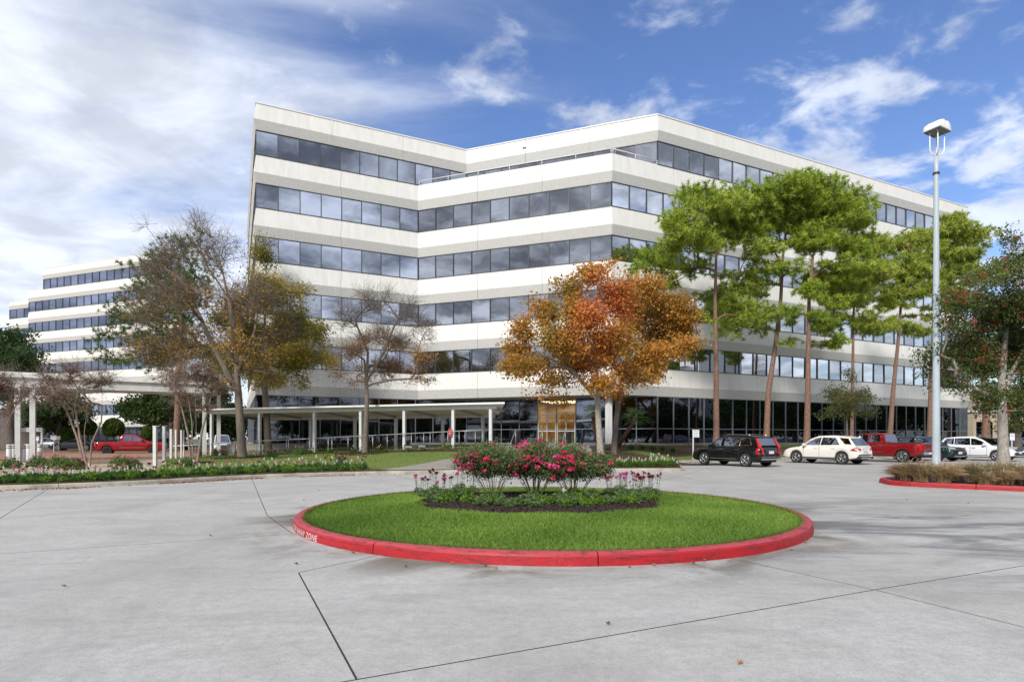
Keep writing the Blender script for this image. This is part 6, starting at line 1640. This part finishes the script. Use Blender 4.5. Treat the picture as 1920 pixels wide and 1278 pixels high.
while x < -6.3:
    cw += 1
    p = kpos(x, .62 + random.uniform(-.06, .06)); put(random.choice(pg), p.x + random.uniform(-.12, .12), p.y, hgt(p.x, p.y) + .03, 'leafy green bedding plant, ' + ordw(cw) + ' from the left in the front row', GL, random.uniform(.6, 1.05)); 
    p = kpos(x + .1, .98 + random.uniform(-.08, .08)); put(random.choice(pw), p.x, p.y, hgt(p.x, p.y) + .03, 'white snapdragon, ' + ordw(cw) + ' from the left along the left kerb bed', GL, random.uniform(.85, 1.1))
    p = kpos(x + .2, 1.32 + random.uniform(-.1, .1)); q = random.random(); cnt['d' if q < .5 else 'b'] += 1
    put(random.choice(pr_ if q < .5 else pp), p.x, p.y, hgt(p.x, p.y) + .03, ('dark red dianthus, ' + ordw(cnt['d']) if q < .5 else 'pink begonia, ' + ordw(cnt['b'])) + ' from the left in the back row of the kerb bed', GL, random.uniform(.9, 1.15))
    x += .33
for i, (x, y) in enumerate([(5.2, 28.75), (5.6, 28.8), (6.0, 28.85), (6.4, 28.9), (6.8, 28.95), (7.2, 29.0), (7.6, 29.1), (8.0, 29.2), (5.9, 29.3), (6.9, 29.5), (7.7, 29.9)]):
    put(random.choice(pw), x, y, hgt(x, y) + .03, 'white flowering plant, ' + ordw(i + 1) + ' of those in the bed near the black car', 'white flowers near the black car', 1.0)
for i, (x, y) in enumerate([(-9.6, 35.3), (-8.9, 35.1), (-8.0, 34.8), (-12.6, 36.3), (-13.2, 36.4), (-11.2, 35.8)]): put(random.choice(pw), x, y, hgt(x, y) + .03, 'white flower, ' + ordw(i + 1) + ' in the strip at the foot of the ramp', 'white flowers at the foot of the ramp', .8)
# island bed plants
GI = 'small flowers around the rose bushes'
IC = {}
def ipl(u, v, lst, label, s=1.0):
    IC[label] = IC.get(label, 0) + 1; label = label.replace('#', ordw(IC[label]))
    z = .27
    for _ in range(3):
        p = GP(u, v, z); z = bed_z(p.x, p.y)
    put(random.choice(lst), p.x, p.y, z - .01, label, GI, s)
pim = [proto('dianthus', '', 90 + i, .17, .22, 260, .07, GREEN_B, 'flat', (DRED, MAG)[i], 4, .50) for i in range(2)]
pil = [proto('leafy_bedding_plant', '', 95, .20, .20, 330, .085, GREEN_C, stem=False), proto('leafy_bedding_plant', '', 96, .20, .24, 330, .075, GREEN_B, stem=False)]
piw = [proto('snapdragon', '', 97, .17, .22, 260, .07, GREEN_C, 'spike', WHITE, 1, .28)]
for u, v in ((786, 927), (800, 930), (815, 925), (840, 930), (862, 922), (885, 925), (1185, 925), (1200, 930), (1215, 925), (1228, 930), (1160, 922), (1140, 925), (1170, 935), (825, 940), (1195, 940)): ipl(u, v, pim, 'tall-stemmed dianthus, # set around the sides of the rose bushes', random.uniform(.8, 1.15))
for u, v in ((795, 931), (815, 937), (838, 939), (855, 933), (875, 939), (905, 946), (918, 941), (940, 946), (960, 948), (985, 946), (1005, 949), (1020, 943), (1045, 941), (1063, 946), (1085, 941), (1100, 946), (1120, 943), (1140, 943), (1160, 939), (1180, 941), (1200, 939), (1220, 935), (930, 936), (1000, 935), (1110, 933), (1075, 931)): ipl(u, v, pil, 'leafy green plant, # along the front of the island bed', random.uniform(.7, 1.1))
for u, v in ((845, 935), (880, 940), (1062, 948), (870, 930)): ipl(u, v, piw, 'white-flowered plant, # in the left part of the island bed', .9)
# rose bushes
def blossom_mesh(seed, fc, r=.05):
    rs = np.random.RandomState(seed); cl = rs.randn(4, 3) * r * .75; cl[:, 2] = np.abs(cl[:, 2]) * .5
    c = np.concatenate([q + rs.randn(16, 3) * .016 for q in cl]); V, Fc = leaf_quads(c, .042, rs, .9); return np_mesh('blossom', V, Fc, M['petal'], np.repeat(lerp3(fc[0], fc[1], rs.rand(len(c))), 4, axis=0))
BM = [blossom_mesh(i, f, r) for i, (f, r) in enumerate(((CRIM, .055), (CRIM, .03), (((.66, .05, .22), (.88, .18, .42)), .055), (CRIM, .045)))]
ROSE = pal((.04, .075, .03), (.12, .19, .07), (.24, .27, .11), (.22, .12, .06))
def rose_bush(label, Y, u0, blobs, seed, nb, vb=932):
    tr = []
    rr_ = random.Random(seed)
    for k in range(20):
        du = rr_.uniform(-1, 1); tr.append([(u0 + du * 12, vb + 1, rr_.uniform(-.1, .1)), (u0 + du * 30, vb - 28, rr_.uniform(-.25, .25)), (u0 + du * 52, vb - 52, rr_.uniform(-.5, .5))])
    o = make_tree('rose_bush', label, 'rose bush', Y=Y, base=(u0, vb), trunks=tr, blobs=blobs, ntips=950, nsub=12, R0=.015, r0=.0026, bark='rosestem', n_leaf=13, lsize=.043, spread=.075, colf=ROSE, seed=seed, step=.10, depth=1.1, cl=.75, group='rose bushes in the island bed', up=1.2, flare=1.0, straight=.2, aspect=.6, rdep=.42)
    rs = np.random.RandomState(seed + 3); _, l2, tips = crown_targets(blobs, Y, None, rs, 500, 14, 1.1, cl=.85, shell=.25, rdep=.48)
    cc_ = tips.mean(0); dd = tips - cc_; sc_ = np.abs(dd[:, 0]) * .6 + np.maximum(dd[:, 2], -.25) * 1.1 - dd[:, 1] * .8; tips = tips[np.argsort(-sc_)][:int(len(tips) * .55)]; tips = tips[rs.choice(len(tips), nb, replace=False)]
    for q in tips: b = link('blossom', BM[rs.randint(4)], o, tuple(Vector(q) - o.location), (0, 0, rs.rand() * 6)); b.scale = (rs.uniform(.55, 1.0),) * 3
M['rosestem'] = mat('rose_stems', (.13, .12, .06), .8)
rose_bush('red-flowered rose bush at the left of the island bed', 12.7, 925, [(880, 868, 26, 14), (900, 862, 34, 18), (935, 858, 38, 20), (885, 850, 26, 14), (950, 875, 34, 16), (905, 885, 30, 12), (930, 842, 22, 10)], 101, 95)
rose_bush('tallest rose bush in the middle of the island bed', 13.1, 1003, [(990, 855, 36, 20), (1025, 860, 34, 20), (1005, 840, 26, 12), (985, 880, 34, 14), (1030, 885, 30, 12), (990, 835, 12, 8)], 102, 95, vb=928)
rose_bush('red-flowered rose bush at the right of the island bed', 12.8, 1075, [(1060, 865, 34, 18), (1100, 868, 30, 16), (1070, 848, 28, 12), (1122, 880, 22, 14), (1085, 888, 28, 12), (1050, 885, 26, 12), (1120, 862, 22, 12)], 103, 75)
# pink shrubs in the left bed
for (u, v, lab, s) in ((70, 872, 'pink-flowered shrub at the far left of the kerb bed', 1), (110, 874, 'pink-flowered shrub under the left crape myrtle', 1.05), (140, 876, 'low green shrub left of the crape myrtle stems', .9), (225, 876, 'pink-flowered shrub right of the crape myrtle stems', 1.0), (250, 875, 'green shrub before the red pickup tail', .8), (350, 869, 'small pink-flowered shrub by the right crape myrtle', .7), (510, 858, 'pale pink-flowered shrub near the olive tree trunk', .8), (560, 858, 'pale pink-flowered shrub below the canopy middle', .8), (640, 872, 'green shrub at the right end of the kerb bed', .8), (20, 874, 'leafy shrub at the extreme left of the bed', .9)):
    z = .18
    for _ in range(3): p = GP(u, v + 6, z); z = hgt(p.x, p.y) + .03
    o = proto('pink_shrub', lab, 120 + int(u), .42 * s, .62 * s, 900, .085, GREEN_A if s > .85 else GREEN_B, 'ball', PINK, int(9 * s), .58 * s, group='shrubs in the left bed'); o.location = (p.x, p.y, z)
# ornamental grasses on the right island
def fountain(rs, k, h, rad, c0, c1, w=.006):
    seg = 5; t = rs.rand(k) * 6.283; spread = rad * (.25 + .8 * rs.rand(k)); H = h * (.6 + .5 * rs.rand(k)); b = rs.randn(k, 2) * .07
    V = []
    s_ = np.linspace(0, 1, seg + 1)
    px = b[:, 0:1] + np.cos(t)[:, None] * spread[:, None] * s_ ** 1.4; py = b[:, 1:2] + np.sin(t)[:, None] * spread[:, None] * s_ ** 1.4
    pz = H[:, None] * (s_ * 1.75 - .85 * s_ ** 2.4 * (0.8 + .6 * rs.rand(k))[:, None])
    pz = np.maximum(pz, .04 + .05 * rs.rand(k)[:, None] * (s_ > 0))
    wx = -np.sin(t)[:, None] * w; wy = np.cos(t)[:, None] * w; tap = (1 - s_ ** 2 * .85)[None]
    A = np.stack([px - wx * tap, py - wy * tap, pz], 2); B = np.stack([px + wx * tap, py + wy * tap, pz + .004], 2)
    V = np.stack([A, B], 2).reshape(-1, 3); base = (np.arange(k) * (seg + 1) * 2)[:, None]
    Fc = np.concatenate([np.concatenate([base + 2 * i, base + 2 * i + 1, base + 2 * i + 3, base + 2 * i + 2], 1)[:, None] for i in range(seg)], 1).reshape(-1, 4)
    q = np.repeat(rs.rand(k), (seg + 1) * 2); return V, Fc, lerp3(c0, c1, q)
gcl = [(1702, 19.2, 'tan fountain grass clump at the left tip of the right island'), (1728, 18.7, 'tan fountain grass clump left of the lamp post base'), (1768, 18.4, 'dry grass clump in front of the lamp post'), (1792, 19.2, 'dry grass clump right of the lamp post'), (1828, 18.4, 'grey-green grass clump between lamp and holly'), (1862, 18.5, 'brown grass clump at the foot of the holly'), (1880, 17.6, 'low brown grass clump before the holly'), (1908, 18.4, 'green-tinged grass clump at the right edge'), (1930, 17.5, 'grass clump cut by the right edge'), (1850, 17.7, 'small dry grass clump near the red kerb'), (1755, 20.2, 'grass clump behind the lamp post'), (1690, 19.9, 'small tuft at the island tip')]
for i, (u, Y_, lab) in enumerate(gcl):
    Y_ += .45
    rs = np.random.RandomState(200 + i); sc = [1, 1.05, .95, .95, .95, 1.1, .75, 1.0, .9, .6, .9, .7][i]
    c = [((.16, .10, .05), (.52, .37, .20)), ((.15, .11, .05), (.50, .38, .20))][i % 2]
    if i in (4, 7): c = ((.10, .10, .04), (.40, .34, .18))
    V, Fc, col = fountain(rs, 850, .62 * sc, .72 * sc, *c); o = empty('fountain_grass', ((u - 960) / F * Y_, Y_, .13)); tag(o, lab, 'ornamental grass', 'dry ornamental grasses on the right island')
    link('blades', np_mesh('blades', V, Fc, M['straw'], col), o)
    V, Fc, col = fountain(rs, 45, .80 * sc, .55 * sc, (.35, .24, .15), (.62, .50, .36), .009); link('plumes', np_mesh('plumes', V, Fc, M['straw'], col), o)
def spiky(u, Y_, z, h, rad, k, c, label, name='strap_leaved_plant', w=.014, group=None):
    rs = np.random.RandomState(int(u)); V, Fc, col = fountain(rs, k, h, rad, *c, w); o = empty(name, ((u - 960) / F * Y_, Y_, z)); tag(o, label, 'plant', group); link('blades', np_mesh('blades', V, Fc, M['leaf'], col), o)
spiky(836, 34.2, .92, .42, .5, 90, ((.22, .24, .04), (.60, .58, .20)), 'yellow-green strap-leaved plant by the end of the ramp rail')
for i, u in enumerate((1185, 1205, 1225, 1243, 1262)): spiky(u, 38.5 + i * .7, hgt((u - 960) / F * 39, 38.5 + i * .7), .35, .42, 120, ((.03, .09, .02), (.12, .24, .04)), ['green strap-leaved clump nearest the palm', 'second strap-leaved clump right of the palm', 'third strap-leaved clump along the back bed', 'fourth strap-leaved clump along the back bed', 'last strap-leaved clump before the black car'][i], group='strap-leaved clumps in the back bed')
for i, (u, Y_) in enumerate(((404, 41.2), (420, 41.6), (375, 42))): spiky(u, Y_, .25, .6, .65, 160, ((.12, .07, .03), (.34, .22, .10)), ['brown grass clump by the left canopy post', 'brown grass clump beside the bare tree', 'brown grass clump behind the crape myrtle'][i], name='fountain_grass', group='brown grasses at the left canopy end')
# palms
def palm(name, label, path, Y_, seed, nf=16, fl=.85):
    rs = np.random.RandomState(seed); pts = [PX(u, v, Y_) for u, v in path]; b = pts[0].copy(); o = tag(empty(name, tuple(b)), label, 'palm tree', None)
    mb = MB(); mb.tube([p - b for p in pts], [.15, .13, .13, .15][:len(pts)], 10); mb.build('trunk', mat('palm_fibre_bark', (.13, .055, .035), .95, var=.6, vscale=7, bump=1, bscale=18), o)
    top = np.array(pts[-1] - b); V = []; Fc = []; col = []
    for k in range(nf):
        az = k * 2.4; el = rs.uniform(-.55, 1.2); d = np.array([math.cos(az) * math.cos(el), math.sin(az) * math.cos(el), math.sin(el)]); hub = top + d * fl * .55; hub[2] -= .05
        side = np.cross(d, [0, 0, 1]); side /= np.linalg.norm(side) + 1e-6; upv = np.cross(side, d)
        for j in range(17):
            a = (j / 16 - .5) * 4.2; e = d * math.cos(a) + side * math.sin(a); L = fl * (.62 if abs(a) < 1.4 else .45) * rs.uniform(.85, 1.1); tip = hub + e * L; tip[2] -= .25 * L; mid = hub + e * L * .5
            w = np.cross(e, upv); w = w / (np.linalg.norm(w) + 1e-6) * .02; n0 = len(V); V += [hub, mid + w, tip, mid - w]; Fc.append([n0, n0 + 1, n0 + 2, n0 + 3]); q = rs.rand(); cc = np.array([.04, .09, .02]) * (1 - q) + np.array([.20, .30, .09]) * q; col += [cc] * 4
        n0 = len(V); w = side * .012; V += [top - w, top + w, hub + w, hub - w]; Fc.append([n0, n0 + 1, n0 + 2, n0 + 3]); col += [np.array([.10, .14, .04])] * 4
    link('fronds', np_mesh('fronds', np.array(V), np.array(Fc), M['leaf'], np.array(col)), o)
palm('fan_palm', 'leaning fan palm with red-brown trunk right of the maples', [(1158, 838), (1172, 815), (1186, 795), (1192, 782)], 39.5, 5, 20, 1.0)
palm('fan_palm', 'upright fan palm half hidden by the pale maple trunk', [(1122, 836), (1116, 810), (1113, 785), (1112, 772)], 40.5, 6, 16, .8)
# fallen leaves on the concrete
LM = []
for i in range(3):
    rs = np.random.RandomState(i); mb = MB(); pts = []
    for k in range(10):
        t = 2 * math.pi * k / 10; r = .028 * (1 if k % 2 == 0 else .5) * rs.uniform(.8, 1.2); pts.append((r * math.cos(t), r * math.sin(t), .008 + .022 * abs(math.sin(t * 1.5)) + rs.rand() * .008))
    mb.add(pts + [(0, 0, .006)], [(k, (k + 1) % 10, 10) for k in range(10)]); LM.append(mb.mesh('fallen_leaf', mat('dead_leaf', ((.30, .14, .06), (.22, .10, .05), (.38, .20, .08))[i], .8)))
for i, (u, v) in enumerate(((662, 1037), (733, 1042), (848, 1057), (760, 1063), (910, 1062), (1226, 1060), (1320, 1052), (1300, 1056), (1484, 1031), (1510, 1018), (546, 975), (551, 990), (598, 920), (570, 937), (1405, 968), (555, 1058), (1140, 1171), (1388, 1245), (1815, 944), (1700, 937), (930, 1066), (1180, 1064), (395, 1005), (120, 1100))):
    p = GP(u, v, 0.002); o = link('fallen_leaf', LM[i % 3]); o.location = p; o.rotation_euler = (0, 0, i * 1.7); tag(o, 'brown fallen leaf on the concrete, ' + ('against the red kerb' if 1030 < v < 1070 and 640 < u < 1500 else 'near the lower joints' if v > 1090 else 'by the island side') + ', ' + ordw(i + 1) + ' of the scattered leaves', 'leaf', 'fallen leaves on the drive')
rs = np.random.RandomState(9); P = []
for k in range(900):
    x_ = rs.choice([rs.uniform(-12.4, -10.0), rs.uniform(-15.6, -13.6), rs.uniform(-8.8, -6.6), rs.uniform(-17, -4)], p=[.5, .2, .15, .15]); p = kpos(x_, -.04 - min(1.0, rs.exponential(.16))); P.append((p.x, p.y, .004))
for k in range(260):
    a = Vector((10.9, 38.3)).lerp(Vector((21.3, 44.5)), rs.rand()); P.append((a.x + .1 + rs.exponential(.3), a.y - .25 - rs.exponential(.3), .004))
for k in range(700):
    x = rs.uniform(-33, -17); y = rs.uniform(26, 44); P.append((x, y, .16))
chips('leaf_litter', np.array(P), rs, .07, (.16, .06, .03), (.42, .20, .09), label='scattered dry leaf litter along the gutter and paver lot', cat='leaf litter')
